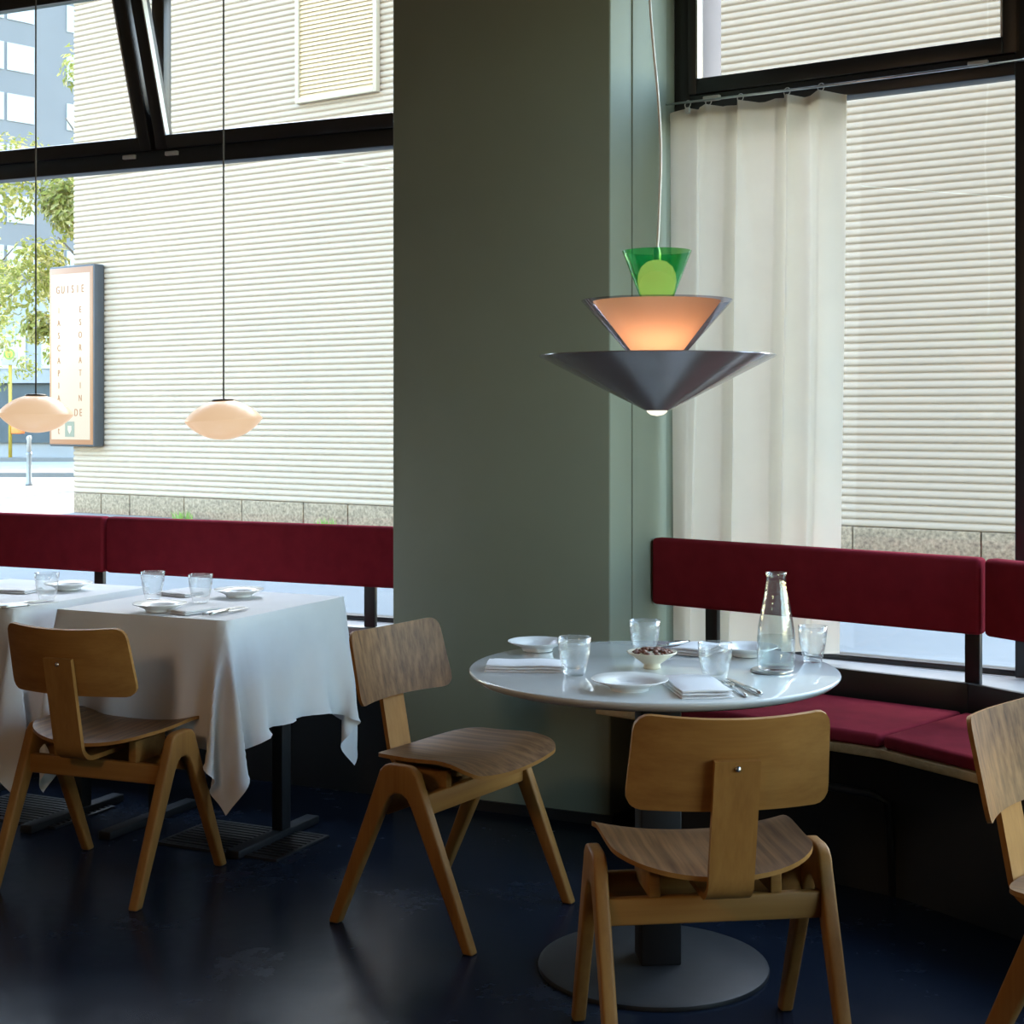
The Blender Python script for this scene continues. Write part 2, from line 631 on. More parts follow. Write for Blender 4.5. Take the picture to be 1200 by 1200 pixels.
# the sage pier between the two windows
pier = [tuple(P715), tuple(P460), tuple(P460 + NL * 0.75), tuple(OW + NW * 0.30 - UW * 0.02), tuple(OW + NW * 0.0)]
pier_o = struct(MB().prism(pier, 0.0, ZCEIL).build('wall_pier', M['sage'], bevel=0.006))
pd = (OW - P715)
t0, t1 = 0.30, 0.80
nrm = Vector((pd.y, -pd.x)).normalized()
a, b = P715 + pd * t0, P715 + pd * t1
struct(MB().prism([tuple(a - nrm * 0.002), tuple(b - nrm * 0.002), tuple(b + nrm * 0.005), tuple(a + nrm * 0.005)], 0.0, ZCEIL).build('trim_1', M['sage'], bevel=0.003))
# low black skirting round the pier
sk = [tuple(P715 - NL * 0.012 + UL * 0.012), tuple(P460 - NL * 0.012 - UL * 0.012), tuple(P460 + NL * 0.40 - UL * 0.012), tuple(P460 + NL * 0.40), tuple(P460), tuple(P715), tuple(P715 + pd * 0.9), tuple(P715 + pd * 0.9 + nrm * 0.012)]
struct(MB().prism(sk, 0.0, 0.035).build('baseboard_pier', M['black_matt']))


def facade(tag_, O, U, N, A, u0, u1, z_in=ZS):
    """wall below and above a window bay, as structure"""
    q = lambda u, n: tuple(O + U * u + N * n)
    struct(MB().prism([q(u0, -0.03), q(u1, -0.03), q(u1, 0.24), q(u0, 0.24)], 0.0, ZS - 0.03).build('wall_' + tag_ + '_parapet', M['black_matt']))
    struct(MB().prism([q(u0, -0.03), q(u1, -0.03), q(u1, 0.24), q(u0, 0.24)], ZTOP + 0.06, ZCEIL).build('wall_' + tag_ + '_lintel', M['sage']))


facade('front', OL, UL, NL, AL, -6.0, 0.10)
facade('corner', OW, UW, NW, AW, 0.0, 1.25)
facade('side', O3, U3, N3, A3, 0.0, 2.3)
facade('far_side', O4, U4, N4, A4, 0.0, 3.4)


def wl(name, mb, O, A, mat, parent=None, bevel=0.004):
    return mb.build(name, mat, parent, bevel=bevel, loc=(O.x, O.y, 0) if parent is None else None, rz=A if parent is None else None)


def window(n, O, A, u0, u1, splits, upper, label=None):
    """black frame with low fixed pane(s) and a transom; local x along the wall, y outward"""
    root = bpy.data.objects.new('window_%d' % n, None)
    COL.objects.link(root)
    root.location = (O.x, O.y, 0)
    root.rotation_euler = (0, 0, A)
    struct(root)
    fw = 0.058
    f = MB()
    f.bx(u0, u0 + fw, -0.03, 0.05, ZS, ZTOP + 0.06)
    f.bx(u1 - fw, u1, -0.03, 0.05, ZS, ZTOP + 0.06)
    f.bx(u0 + fw, u1 - fw, -0.012, 0.05, ZS, ZS + 0.020)
    f.bx(u0 + fw, u1 - fw, -0.03, 0.05, ZTOP, ZTOP + 0.06)
    f.build('window_frame', M['black_frame'], root, bevel=0.004)
    MB().bx(u0 + fw, u1 - fw, -0.03, 0.05, ZT0, 2.497).bx(u0 + fw, u1 - fw, 0.030, 0.05, 2.497, 2.530).build('transom', M['black_frame'], root, bevel=0.004)
    MB().bx(u0 + fw, u1 - fw, 0.006, 0.012, ZS + 0.020, ZT0).build('pane', M['window_glass'], root)
    return root


def sash(root, u0, u1, tilt, bar=0.058, z0=2.50, hgt=0.71, dep=0.055, y=-0.03):
    """tilting sash, hinged at its bottom edge, swung into the room by tilt"""
    bm = MB()
    bm.bx(u0, u0 + bar, 0, dep, 0, hgt)
    bm.bx(u1 - bar, u1, 0, dep, 0, hgt)
    bm.bx(u0 + bar, u1 - bar, 0, dep, 0, bar)
    bm.bx(u0 + bar, u1 - bar, 0, dep, hgt - bar, hgt)
    s = bm.build('sash', M['black_frame'], root, bevel=0.004)
    s.location = (0, y, z0)
    s.rotation_euler = (tilt, 0, 0)
    g = MB().bx(u0 + bar, u1 - bar, dep * 0.45, dep * 0.45 + 0.006, bar, hgt - bar).build('pane', M['window_glass'], s)
    k = MB()
    e = 0.006
    k.bx(u0 + bar, u0 + bar + e, -0.002, dep * 0.45, bar, hgt - bar)
    k.bx(u1 - bar - e, u1 - bar, -0.002, dep * 0.45, bar, hgt - bar)
    k.build('gasket', M['silver_cap'], s)
    return s


def hinge_caps(root, us, z=2.478):
    for u in us:
        MB().bx(u - 0.032, u + 0.032, -0.045, -0.028, z - 0.009, z + 0.009).build('hinge_cap', M['silver_cap'], root, bevel=0.003)


w1 = window(1, OL, AL, -2.62, 0.10, None, None)
MB().bx(-1.308, -1.244, -0.005, 0.05, 2.497, ZTOP).build('mullion', M['black_frame'], w1, bevel=0.004)
sash(w1, -2.555, -1.290, R(16))
sash(w1, -1.262, 0.035, R(16))
hinge_caps(w1, (-1.40, -1.175))
w2 = window(2, OL, AL, -5.36, -2.64, None, None)
sash(w2, -5.29, -2.71, 0)
w3 = window(3, OW, AW, 0.0, 1.245, None, None)
sash(w3, 0.030, 1.205, 0, bar=0.056)
hinge_caps(w3, (0.150, 1.075))
w4 = window(4, O3, A3, 0.02, 2.28, None, None)
sash(w4, 0.085, 2.215, 0)
w5 = window(5, O4, A4, 0.02, 3.38, None, None)
sash(w5, 0.085, 3.315, 0)
# plastered outer reveal that shows through the upper right pane
struct(wl('trim_2', MB().bx(-0.05, 0.055, 0.055, 0.24, ZS, ZTOP + 0.06), OW, AW, solid('rose_reveal', (0.22, 0.175, 0.175), 0.8)))

portal(*(OL + UL * -1.26 + NL * 0.26), 1.9, AL, 2.7, 2.8)
portal(*(OL + UL * -4.0 + NL * 0.26), 1.9, AL, 2.7, 2.8)
portal(*(OW + UW * 0.62 + NW * 0.26), 1.9, AW, 1.25, 2.8)
portal(*(O3 + U3 * 1.15 + N3 * 0.26), 1.9, A3, 2.3, 2.8)
portal(*(O4 + U4 * 1.7 + N4 * 0.26), 1.9, A4, 3.4, 2.8)

# window sills
q = lambda O, U, N, u, n: tuple(O + U * u + N * n)
PB0 = Vector((0.473, 5.176))            # left end of the corner backrest
FJ, BJ = Vector((1.022, 4.141)), Vector((1.356, 4.476))   # seat joint, front and back
U5 = Vector((0.541, -0.841))
N5 = Vector((0.841, 0.541))
sill_b = PB0 + NB * 0.06
struct(MB().prism([tuple(OW + NW * 0.0 + UW * 0.001), tuple(P715 + pd * 0.60 + nrm * 0.011), tuple(BJ + NB * 0.05), tuple(BJ + N5 * 0.05 + U5 * 1.9), tuple(O3 + U3 * 2.0 - N3 * 0.031), tuple(O3 - NW * 0.031)], ZS - 0.03, ZS).build('trim_3', M['sill'], bevel=0.004))
struct(MB().prism([q(OL, UL, NL, -6.0, -0.031), q(OL, UL, NL, 0.11, -0.031), q(OL, UL, NL, 0.11, -0.17), q(OL, UL, NL, -6.0, -0.17)], ZS - 0.03, ZS).build('trim_4', M['sill'], bevel=0.004))

# ------------------------------------------------------------------ benches
def cushion(poly, z0, z1, name, parent, crown=0.008):
    """upholstered slab: bevelled prism"""
    o = MB().prism(poly, z0, z1).build(name, M['red'], parent, bevel=0.014, seg=3)
    return o


bench = thing('corner_bench', 'burgundy upholstered corner bench below the curtained window, behind the round table', 'bench', (PB0.x, PB0.y, 0))
loc = lambda p: (p[0] - PB0.x, p[1] - PB0.y)
front_l = Vector((0.268, 4.767))
seat_a = [front_l, P715 - NL * 0.016 - UL * 0.006, P715 + nrm * 0.016, PB0 + nrm * 0.016 - NB * 0.0, BJ, FJ]
seat_b = [FJ, BJ, BJ + U5 * 1.75, FJ + U5 * 1.55]


def inset(poly, d):
    c = Vector((sum(p.x for p in poly) / len(poly), sum(p.y for p in poly) / len(poly)))
    return [p + (c - p).normalized() * d for p in poly]


cushion([loc(p) for p in inset(seat_a, 0.006)], 0.443, 0.482, 'seat_cushion', bench)
cushion([loc(p) for p in inset(seat_b, 0.006)], 0.443, 0.482, 'seat_cushion', bench)
MB().prism([loc(p) for p in seat_a[:-1]] + [loc(p) for p in (BJ + U5 * 1.75, FJ + U5 * 1.55, FJ)], 0.415, 0.441).build('seat_board', M['ply'], bench, bevel=0.002)
back_line = [PB0 + NB * 0.022, BJ + NB * 0.022, BJ + N5 * 0.022 + U5 * 1.85]
pan = MB()
pan.prism([loc(p) for p in (PB0 + NB * 0.025 + UB * 0.03, BJ + NB * 0.025, BJ + NB * 0.045, PB0 + NB * 0.045 + UB * 0.03)], 0.442, 0.562)
pan.prism([loc(p) for p in (BJ + NB * 0.025, BJ + N5 * 0.03 + U5 * 1.85, BJ + N5 * 0.05 + U5 * 1.85, BJ + NB * 0.045)], 0.442, 0.562)
pan.build('back_panel', M['black_frame'], bench, bevel=0.003)
bp = MB()
bp.prism([loc(p) for p in (front_l + NB * 0.12 + UB * 0.10, FJ + NB * 0.12, FJ + NB * 0.15, front_l + NB * 0.15 + UB * 0.10)], 0.0, 0.414)
bp.prism([loc(p) for p in (FJ + NB * 0.12, FJ + N5 * 0.12 + U5 * 1.5, FJ + N5 * 0.15 + U5 * 1.5, FJ + NB * 0.15)], 0.0, 0.414)
bp.build('base', M['black_matt'], bench)


def backrest(parent, O, U, A, u0, u1, z0=0.715, z1=0.945, th=0.06, base=None, lean=R(4)):
    bm = MB()
    bm.bx(u0, u1, 0, th, z0, z1)
    o = bm.build('backrest', M['red'], parent, bevel=0.016, seg=4)
    base = base or O
    o.location = (O.x - base.x, O.y - base.y, 0)
    o.rotation_euler = (0, 0, A)
    # stitched piping along the upper edge
    return o


AB = math.atan2(UB.y, UB.x)
A5 = math.atan2(U5.y, U5.x)
backrest(bench, PB0, UB, AB, 0.010, 1.184)
PJ = PB0 + UB * 1.190
U6 = Vector((0.50, -0.866))
backrest(bench, PJ, U6, math.atan2(U6.y, U6.x), 0.004, 1.6, base=PB0)


def strut(parent, base, O, U, A, u, z0, z1, n=0.062, w=0.048, t=0.022):
    o = MB().bx(u - w / 2, u + w / 2, n, n + t, z0, z1).build('strut', M['black_frame'], parent, bevel=0.003)
    o.location = (O.x - base.x, O.y - base.y, 0)
    o.rotation_euler = (0, 0, A)


strut(bench, PB0, PB0, UB, AB, 0.215, ZS + 0.001, 0.80)
strut(bench, PB0, PB0, UB, AB, 1.135, ZS + 0.001, 0.80)
strut(bench, PB0, PJ, U6, math.atan2(U6.y, U6.x), 0.16, ZS + 0.001, 0.80)

# heating pipe under the corner bench
p0, p1 = FJ - UB * 0.55 + NB * 0.05, FJ - UB * 0.05 + NB * 0.05
tag(MB().tube([(p0.x, p0.y, 0.30), (p1.x, p1.y, 0.30), (p1.x + 0.05, p1.y + 0.02, 0.27), (p1.x + 0.07, p1.y + 0.04, 0.0)], 0.012, 10).build('heating_pipe', M['black_frame'], smooth=True), 'thin dark heating pipe running below the corner bench seat', 'pipe')

BL = Vector((-0.452, 5.654))
lb = thing('window_bench', 'long burgundy upholstered bench under the left window, behind the cloth-covered tables', 'bench', (BL.x, BL.y, 0), AL)
for u0, u1 in ((-1.378, 0.14), (-3.35, -1.390), (-5.2, -3.36)):
    MB().bx(u0, u1, 0, 0.06, 0.712, 0.945).build('backrest', M['red'], lb, bevel=0.016, seg=4)
    MB().bx(u0 + 0.003, u1 - 0.003, -0.42, 0.02, 0.443, 0.482).build('seat_cushion', M['red'], lb, bevel=0.014, seg=3)
MB().bx(-5.2, 0.14, -0.425, 0.02, 0.415, 0.441).build('seat_board', M['ply'], lb, bevel=0.002)
MB().bx(-5.2, 0.14, -0.26, -0.23, 0.0, 0.414).build('base', M['black_matt'], lb)
for u in (-0.139, -1.465, -2.9, -4.3):
    MB().bx(u - 0.024, u + 0.024, 0.062, 0.084, ZS + 0.001, 0.80).build('strut', M['black_frame'], lb, bevel=0.003)

# ------------------------------------------------------------------ tables
TC = Vector((0.350, 3.707))
rt = thing('round_table', 'round pedestal table with a glossy grey top, carrying the carafe', 'table', (TC.x, TC.y, 0))
TR = 0.457
MB().lathe([(TR - 0.035, 0.714), (TR - 0.012, 0.722), (TR - 0.002, 0.731), (TR, 0.7355), (TR - 0.0015, 0.739), (TR - 0.004, 0.740)], 96).build('table_top', M['table_top'], rt)
sharp(rt.children[0], 50)
MB().box((0.02, 0, 0.70), (0.34, 0.34, 0.022), rz=0.3).build('top_plate', M['base_iron'], rt, bevel=0.003)
MB().box((0.012, 0.0, 0.354), (0.10, 0.10, 0.67), rz=0.08).build('column', M['black_matt'], rt, bevel=0.004)
sharp(MB().lathe([(0.285, 0.0), (0.286, 0.004), (0.284, 0.010), (0.275, 0.014), (0.09, 0.020)], 72).build('base', M['base_iron'], rt))


def cloth_mesh(hx, hy, hang, zt, seed):
    rng = np.random.default_rng(seed)
    NO, NI = 22, 18
    N = 2 * NO + NI + 1
    gx = np.concatenate([np.linspace(-hx - hang, -hx, NO, endpoint=False), np.linspace(-hx, hx, NI + 1), np.linspace(hx, hx + hang, NO + 1)[1:]])
    gy = np.concatenate([np.linspace(-hy - hang, -hy, NO, endpoint=False), np.linspace(-hy, hy, NI + 1), np.linspace(hy, hy + hang, NO + 1)[1:]])
    X, Y = np.meshgrid(gx, gy, indexing='ij')
    F0 = np.stack([X, Y, np.zeros_like(X)], -1)
    P = np.stack([X, Y, np.full_like(X, zt)], -1)
    ax, ay = np.abs(X), np.abs(Y)
    ox, oy = np.maximum(ax - hx, 0), np.maximum(ay - hy, 0)
    pin = (ox < 1e-6) & (oy < 1e-6)
    P[..., 2] -= 0.25 * np.hypot(ox, oy)
    P += rng.normal(0, 0.0015, P.shape) * (~pin)[..., None]
    V = np.zeros_like(P)
    w = (~pin).astype(float)
    sl = slice(None)
    cons = []
    for (di, dj, st) in ((1, 0, 1.0), (0, 1, 1.0), (1, 1, 0.35), (1, -1, 0.35), (2, 0, 0.03), (0, 2, 0.03)):
        ia = (slice(0, N - di), slice(0, N - dj) if dj >= 0 else slice(-dj, N))
        ib = (slice(di, N), slice(dj, N) if dj >= 0 else slice(0, N + dj))
        cons.append((ia, ib, np.linalg.norm(F0[ib] - F0[ia], axis=-1), st))
    dt = 1 / 60.0
    m = 0.006
    for step in range(300):
        V[..., 2] -= 1.6 * dt * w
        V *= 0.965
        Q = P + V * dt * w[..., None]
        for it in range(14):
            acc = np.zeros_like(Q)
            cnt = np.zeros(Q.shape[:2])
            for ia, ib, L, st in cons:
                d = Q[ib] - Q[ia]
                ln = np.linalg.norm(d, axis=-1) + 1e-9
                wa, wb = w[ia], w[ib]
                ws = wa + wb + 1e-9
                corr = (st * (ln - L) / ln / ws)[..., None] * d
                acc[ia] += corr * wa[..., None]
                acc[ib] -= corr * wb[..., None]
                cnt[ia] += st
                cnt[ib] += st
            Q += acc / np.maximum(cnt, 1e-6)[..., None] * 1.9
            # keep the cloth outside the table box
            inx = hx + m - np.abs(Q[..., 0])
            iny = hy + m - np.abs(Q[..., 1])
            inside = (inx > 0) & (iny > 0) & (~pin)
            mx = inside & (inx <= iny)
            my = inside & (inx > iny)
            low = Q[..., 2] < zt - 0.002
            Q[..., 0] = np.where(mx & low, np.sign(Q[..., 0]) * (hx + m), Q[..., 0])
            Q[..., 1] = np.where(my & low, np.sign(Q[..., 1]) * (hy + m), Q[..., 1])
        V = (Q - P) / dt
        P = Q
    for _ in range(3):
        A = P.copy()
        A[1:-1, 1:-1] = (P[:-2, 1:-1] + P[2:, 1:-1] + P[1:-1, :-2] + P[1:-1, 2:]) / 4
        near = (np.maximum(ox, oy) < hang * 0.10)
        P = np.where((pin | near)[..., None], P, P * 0.4 + A * 0.6)
    rows = [[tuple(P[i, j]) for j in range(N)] for i in range(N)]
    return rows


def cloth_table(label_t, label_c, corner, hx, hy, hang, seed):
    """corner is the near right corner of the table top"""
    c = corner - UL * hx + NL * hy
    t = thing('dining_table', label_t, 'table', (c.x, c.y, 0), AL)
    MB().bx(-hx + 0.012, hx - 0.012, -hy + 0.012, hy - 0.012, 0.722, 0.748).build('table_top', M['black_matt'], t, bevel=0.003)
    for sx in (-1, 1):
        MB().box((sx * (hx - 0.07), 0.07, 0.374), (0.04, 0.05, 0.694)).build('leg', M['black_matt'], t, bevel=0.002)
        MB().box((sx * (hx - 0.07), 0.03, 0.013), (0.05, 0.46, 0.026)).build('foot', M['black_matt'], t, bevel=0.004)
    cl = MB().sheet(cloth_mesh(hx + 0.004, hy + 0.004, hang, 0.755, seed)).build('tablecloth', M['linen'], None, smooth=True, loc=(c.x, c.y, 0), rz=AL)
    sharp(cl, 55)
    tag(cl, label_c, 'tablecloth')
    return c


CT2 = cloth_table('square black-legged table under the white cloth nearest the sage pier', 'white cloth with hanging corners on the table nearest the sage pier', Vector((-0.855, 4.46)), 0.32, 0.33, 0.325, 3)
CT1 = cloth_table('square black-legged table under the white cloth at the left edge', 'white cloth on the table at the left edge, partly cut off', Vector((-1.585, 4.745)), 0.32, 0.33, 0.325, 8)

# ------------------------------------------------------------------ chairs
def make_chair(label):
    t = thing('plywood_chair', label, 'chair')
    # inverted V side frames
    prof = [(-0.238, 0.0), (-0.068, 0.415), (-0.060, 0.436), (-0.046, 0.449), (-0.028, 0.454), (0.028, 0.454), (0.046, 0.449), (0.060, 0.436), (0.068, 0.415), (0.238, 0.0),
            (0.206, 0.0), (0.040, 0.350), (0.028, 0.368), (0.010, 0.378), (-0.010, 0.378), (-0.028, 0.368), (-0.040, 0.350), (-0.206, 0.0)]
    for s in (-1, 1):
        b = MB()
        x0, x1 = s * 0.226, s * 0.256
        n = len(prof)
        lo, hi = min(x0, x1), max(x0, x1)
        vs_ = [(lo, p[0], p[1]) for p in prof] + [(hi, p[0], p[1]) for p in prof]
        # split the V into quads so the notch triangulates cleanly
        pairs = [(0, 17), (1, 16), (2, 16), (3, 15), (4, 14), (5, 13), (6, 12), (7, 11), (8, 11), (9, 10)]
        fs = []
        for (a0, b0), (a1, b1) in zip(pairs[:-1], pairs[1:]):
            f = [a0, a1, b1, b0]
            f = [k for i, k in enumerate(f) if k not in f[:i]]
            fs.append(tuple(f))
            fs.append(tuple(n + k for k in reversed(f)))
        for i in range(n):
            j = (i + 1) % n
            fs.append((j, i, n + i, n + j))
        b.add(vs_, fs)
        o = b.build('leg_pair', M['beech'], t)
        bm = bmesh.new()
        bm.from_mesh(o.data)
        bmesh.ops.recalc_face_normals(bm, faces=bm.faces)
        bm.to_mesh(o.data)
        bm.free()
        mod = o.modifiers.new('bevel', 'BEVEL')
        mod.width = 0.007
        mod.segments = 3
        mod.limit_method = 'ANGLE'
        mod.angle_limit = R(50)
        for p in o.data.polygons:
            p.use_smooth = True
    MB().bx(-0.227, 0.227, -0.078, -0.054, 0.310, 0.366).build('rail', M['beech_x'], t, bevel=0.004)
    MB().bx(-0.227, 0.227, 0.054, 0.078, 0.325, 0.381).build('rail', M['beech_x'], t, bevel=0.004)
    for s in (-1, 1):
        MB().bx(s * 0.13 - 0.012, s * 0.13 + 0.012, -0.075, 0.075, 0.366, 0.428).build('seat_block', M['beech_x'], t, bevel=0.002)

    # seat: dished plywood, rounded behind, rolled down in front
    def half(y):
        if y < -0.02:
            k = (-0.02 - y) / 0.162
            return 0.216 * max(0.0, 1 - k ** 2.5) ** (1 / 2.1)
        k = max(0, (y - 0.165) / 0.045)
        return 0.216 + 0.004 * (y + 0.02) / 0.2 - 0.045 * (1 - math.sqrt(max(0, 1 - k * k)))

    def zs(x, y):
        fr = max(0, (y - 0.09) / 0.12)
        return 0.432 + 0.024 * (abs(x) / 0.216) ** 2.2 + 0.010 * max(0, y / 0.2) - 0.030 * fr * fr - 0.006 * max(0, (-y - 0.1) / 0.1)

    ys = [-0.02 - 0.162 * math.sin(math.pi / 2 * k / 13) for k in range(13, 0, -1)] + [-0.02 + 0.185 * k / 8 for k in range(9)] + [0.165 + 0.045 * math.sin(math.pi / 2 * k / 6) for k in range(1, 7)]
    ys[0] += 0.0006
    top, bot = [], []
    for y in ys:
        h = half(y)
        rt_, rb_ = [], []
        for j in range(17):
            x = h * math.sin(math.pi / 2 * (j / 8 - 1))
            z = zs(x, y)
            rt_.append((x, y, z + 0.010))
            rb_.append((x, y, z))
        top.append(rt_)
        bot.append(rb_)
    o = MB().sheet(top, bot, 0, 1).build('seat', [M['walnut_y'], M['beech_x']], t, smooth=True)
    bm = bmesh.new()
    bm.from_mesh(o.data)
    bmesh.ops.recalc_face_normals(bm, faces=bm.faces)
    bm.to_mesh(o.data)
    bm.free()
    sharp(o, 50)

    # backrest: bowed plywood panel, leaning back
    lean = R(13)
    zc, yc = 0.672, -0.232

    def back_pt(x, v, d):
        # v from -0.098 to 0.098 up the panel, d out of the front face
        bow = 0.046 * (x / 0.21) ** 2
        y = yc - math.sin(lean) * v + bow + d * math.cos(lean)
        z = zc + math.cos(lean) * v + d * math.sin(lean)
        return (x, y, z)

    fr_, bk_ = [], []
    NV, NX = 14, 22
    for i in range(NV + 1):
        e = -math.cos(math.pi * i / NV)
        v = 0.098 * e
        rc = 0.032
        over = max(0, abs(v) - (0.098 - rc)) / rc
        shrink = rc * (1 - math.sqrt(max(0, 1 - over * over)))
        h = 0.206 - 0.006 * e - shrink
        rf, rb = [], []
        for j in range(NX + 1):
            x = -h * math.cos(math.pi * j / NX)
            vv = v + 0.010 * (x / 0.2) ** 2 * (0.5 + 0.5 * e)
            rf.append(back_pt(x, vv, 0.010))
            rb.append(back_pt(x, vv, 0.0))
        fr_.append(rf)
        bk_.append(rb)
    o = MB().sheet(fr_, bk_, 0, 1).build('backrest', [M['walnut'], M['beech_x']], t, smooth=True)
    bm = bmesh.new()
    bm.from_mesh(o.data)
    bmesh.ops.recalc_face_normals(bm, faces=bm.faces)
    bm.to_mesh(o.data)
    bm.free()
    sharp(o, 50)

    # bent plywood spine that carries the backrest and turns under the seat
    path = []
    y1, z1 = yc - 0.001 - math.sin(lean) * 0.015, zc + math.cos(lean) * 0.015
    y2, z2 = -0.188, 0.440
    for k in range(9):
        f = k / 8
        path.append((y1 + (y2 - y1) * f, z1 + (z2 - z1) * f))
    cy, cz, rr = y2 + 0.046, z2 + 0.002, 0.046
    for k in range(1, 9):
        a = math.pi + R(12) + k / 8 * R(78)
        path.append((cy + rr * math.cos(a), cz + rr * math.sin(a)))
    path.append((-0.06, cz - rr))
    path.append((0.04, cz - rr + 0.004))
    th = 0.013
    top, bot = [], []
    for i, (y, z) in enumerate(path):
        a, b = path[max(i - 1, 0)], path[min(i + 1, len(path) - 1)]
        d = Vector((b[0] - a[0], b[1] - a[1])).normalized()
        nn = Vector((-d.y, d.x))
        if nn.x > 0 and i < 9:
            nn = -nn
        nn = Vector((d.y, -d.x))
        top.append([(x, y, z) for x in (-0.047, 0.047)])
        bot.append([(x, y + nn.x * th, z + nn.y * th) for x in (-0.047, 0.047)])
    o = MB().sheet(top, bot).build('spine', M['beech'], t, smooth=True)
    bm = bmesh.new()
    bm.from_mesh(o.data)
    bmesh.ops.recalc_face_normals(bm, faces=bm.faces)
    bm.to_mesh(o.data)
    bm.free()
    sharp(o, 50)
    # screw head near the top of the spine
    sc = MB()
    sc.lathe([(0.006, 0.0), (0.006, 0.002), (0.004, 0.0035)], 12)
    s = sc.build('screw', M['steel'], o, smooth=True)
    s.location = (0, y1 + (y2 - y1) * 0.07 - th - 0.001, z1 + (z2 - z1) * 0.07)
    s.rotation_euler = (R(90) - lean, 0, 0)
    return t


def face(dx, dy):
    return math.atan2(-dx, dy)


chA = make_chair('plywood chair in the foreground, its back to us, pushed under the round table')
chA.location = (0.416, 3.19, 0)
chA.rotation_euler = (0, 0, face(-0.12, 0.99))
copy_thing(chA, 'plywood chair beside the sage pier, turned to show its walnut front', (-0.158, 4.112, 0), face(0.833, -0.552))
copy_thing(chA, 'plywood chair at the cloth-covered table on the left, seen from behind', (-1.19, 4.42, 0), face(0.35, 0.937))
copy_thing(chA, 'plywood chair cut off by the right edge of the picture', (1.175, 2.905, 0), face(0.728, -0.685))
for o_ in scene.objects:
    if o_.name.startswith('plywood_chair'):
        o_['group'] = 'matching plywood dining chairs'

# ------------------------------------------------------------------ hanging lamps
PL = Vector((0.364, 3.75))
lamp = thing('tiered_pendant_lamp', 'three-tier pendant lamp of green, peach and grey cones above the round table', 'lamp', (PL.x, PL.y, 1.38))


def cone(r0, z0, r1, z1, th=0.004, seg=64, lip=0.0):
    return MB().lathe([(r0, z0), (r1, z1), (r1 - th * 0.4, z1 + th * 0.5), (r1 - th, z1), (r0 - th, z0 + th)], seg, closed=True)


sharp(cone(0.030, 0.0, 0.297, 0.136, 0.005).build('lower_shade', M['mirror_shade'], lamp), 40)
MB().lathe([(0.0005, -0.014), (0.016, -0.011), (0.025, -0.004), (0.027, 0.004), (0.020, 0.010)], 32).build('diffuser', M['bulb'], lamp, smooth=True)
MB().lathe([(0.066, 0.137), (0.190, 0.276)], 64, cap=False).build('middle_shade', M['smoke_shade'], lamp, smooth=True)
MB().lathe([(0.056, 0.138), (0.160, 0.274)], 64, cap=False).build('inner_shade', M['peach'], lamp, smooth=True)
MB().lathe([(0.042, 0.283), (0.087, 0.400)], 64, cap=False).build('upper_shade', M['green_shade'], lamp, smooth=True)
MB().lathe([(0.036, 0.284), (0.044, 0.30), (0.049, 0.322), (0.047, 0.343), (0.039, 0.361), (0.025, 0.373), (0.008, 0.378), (0.0005, 0.3785)], 32).build('globe', M['dome'], lamp, smooth=True)
MB().lathe([(0.010, 0.005), (0.010, 0.395), (0.006, 0.41)], 16).build('stem', M['steel'], lamp)
for nm, zz, pw in (('lower', 0.03, 0.2), ('middle', 0.21, 0.62)):
    ld = bpy.data.lights.new('pendant_bulb', 'POINT')
    ld.energy = pw
    ld.color = (1.0, 0.78, 0.55)
    ld.shadow_soft_size = 0.02
    lo_ = bpy.data.objects.new('pendant_bulb', ld)
    COL.objects.link(lo_)
    lo_.parent = lamp
    lo_.location = (0.0, -0.022, zz)
cord = [(0.0, 0.0, 0.40), (0.004, 0, 0.45), (0.006, 0, 0.52), (0.010, 0.004, 0.60), (0.010, 0.004, 0.68), (0.004, 0, 0.78), (-0.006, 0, 0.88), (-0.014, 0, 0.97), (-0.019, 0, 1.05), (-0.016, 0, 1.15), (0, 0, 1.35), (0.01, 0, 1.6), (0, 0, ZCEIL - 1.38)]
cs = []
for i in range(len(cord) - 1):
    for k in range(4):
        cs.append(Vector(cord[i]).lerp(Vector(cord[i + 1]), k / 4))
cs.append(Vector(cord[-1]))
for _ in range(3):
    cs = [cs[0]] + [(cs[i - 1] + cs[i] * 2 + cs[i + 1]) / 4 for i in range(1, len(cs) - 1)] + [cs[-1]]
MB().tube(cs, 0.0034, 8).build('cord', M['white_cord'], lamp, smooth=True)
MB().lathe([(0.0005, ZCEIL - 1.38 - 0.03), (0.05, ZCEIL - 1.38 - 0.028), (0.055, ZCEIL - 1.38)], 32).build('ceiling_rose', M['white_cord'], lamp, smooth=True)


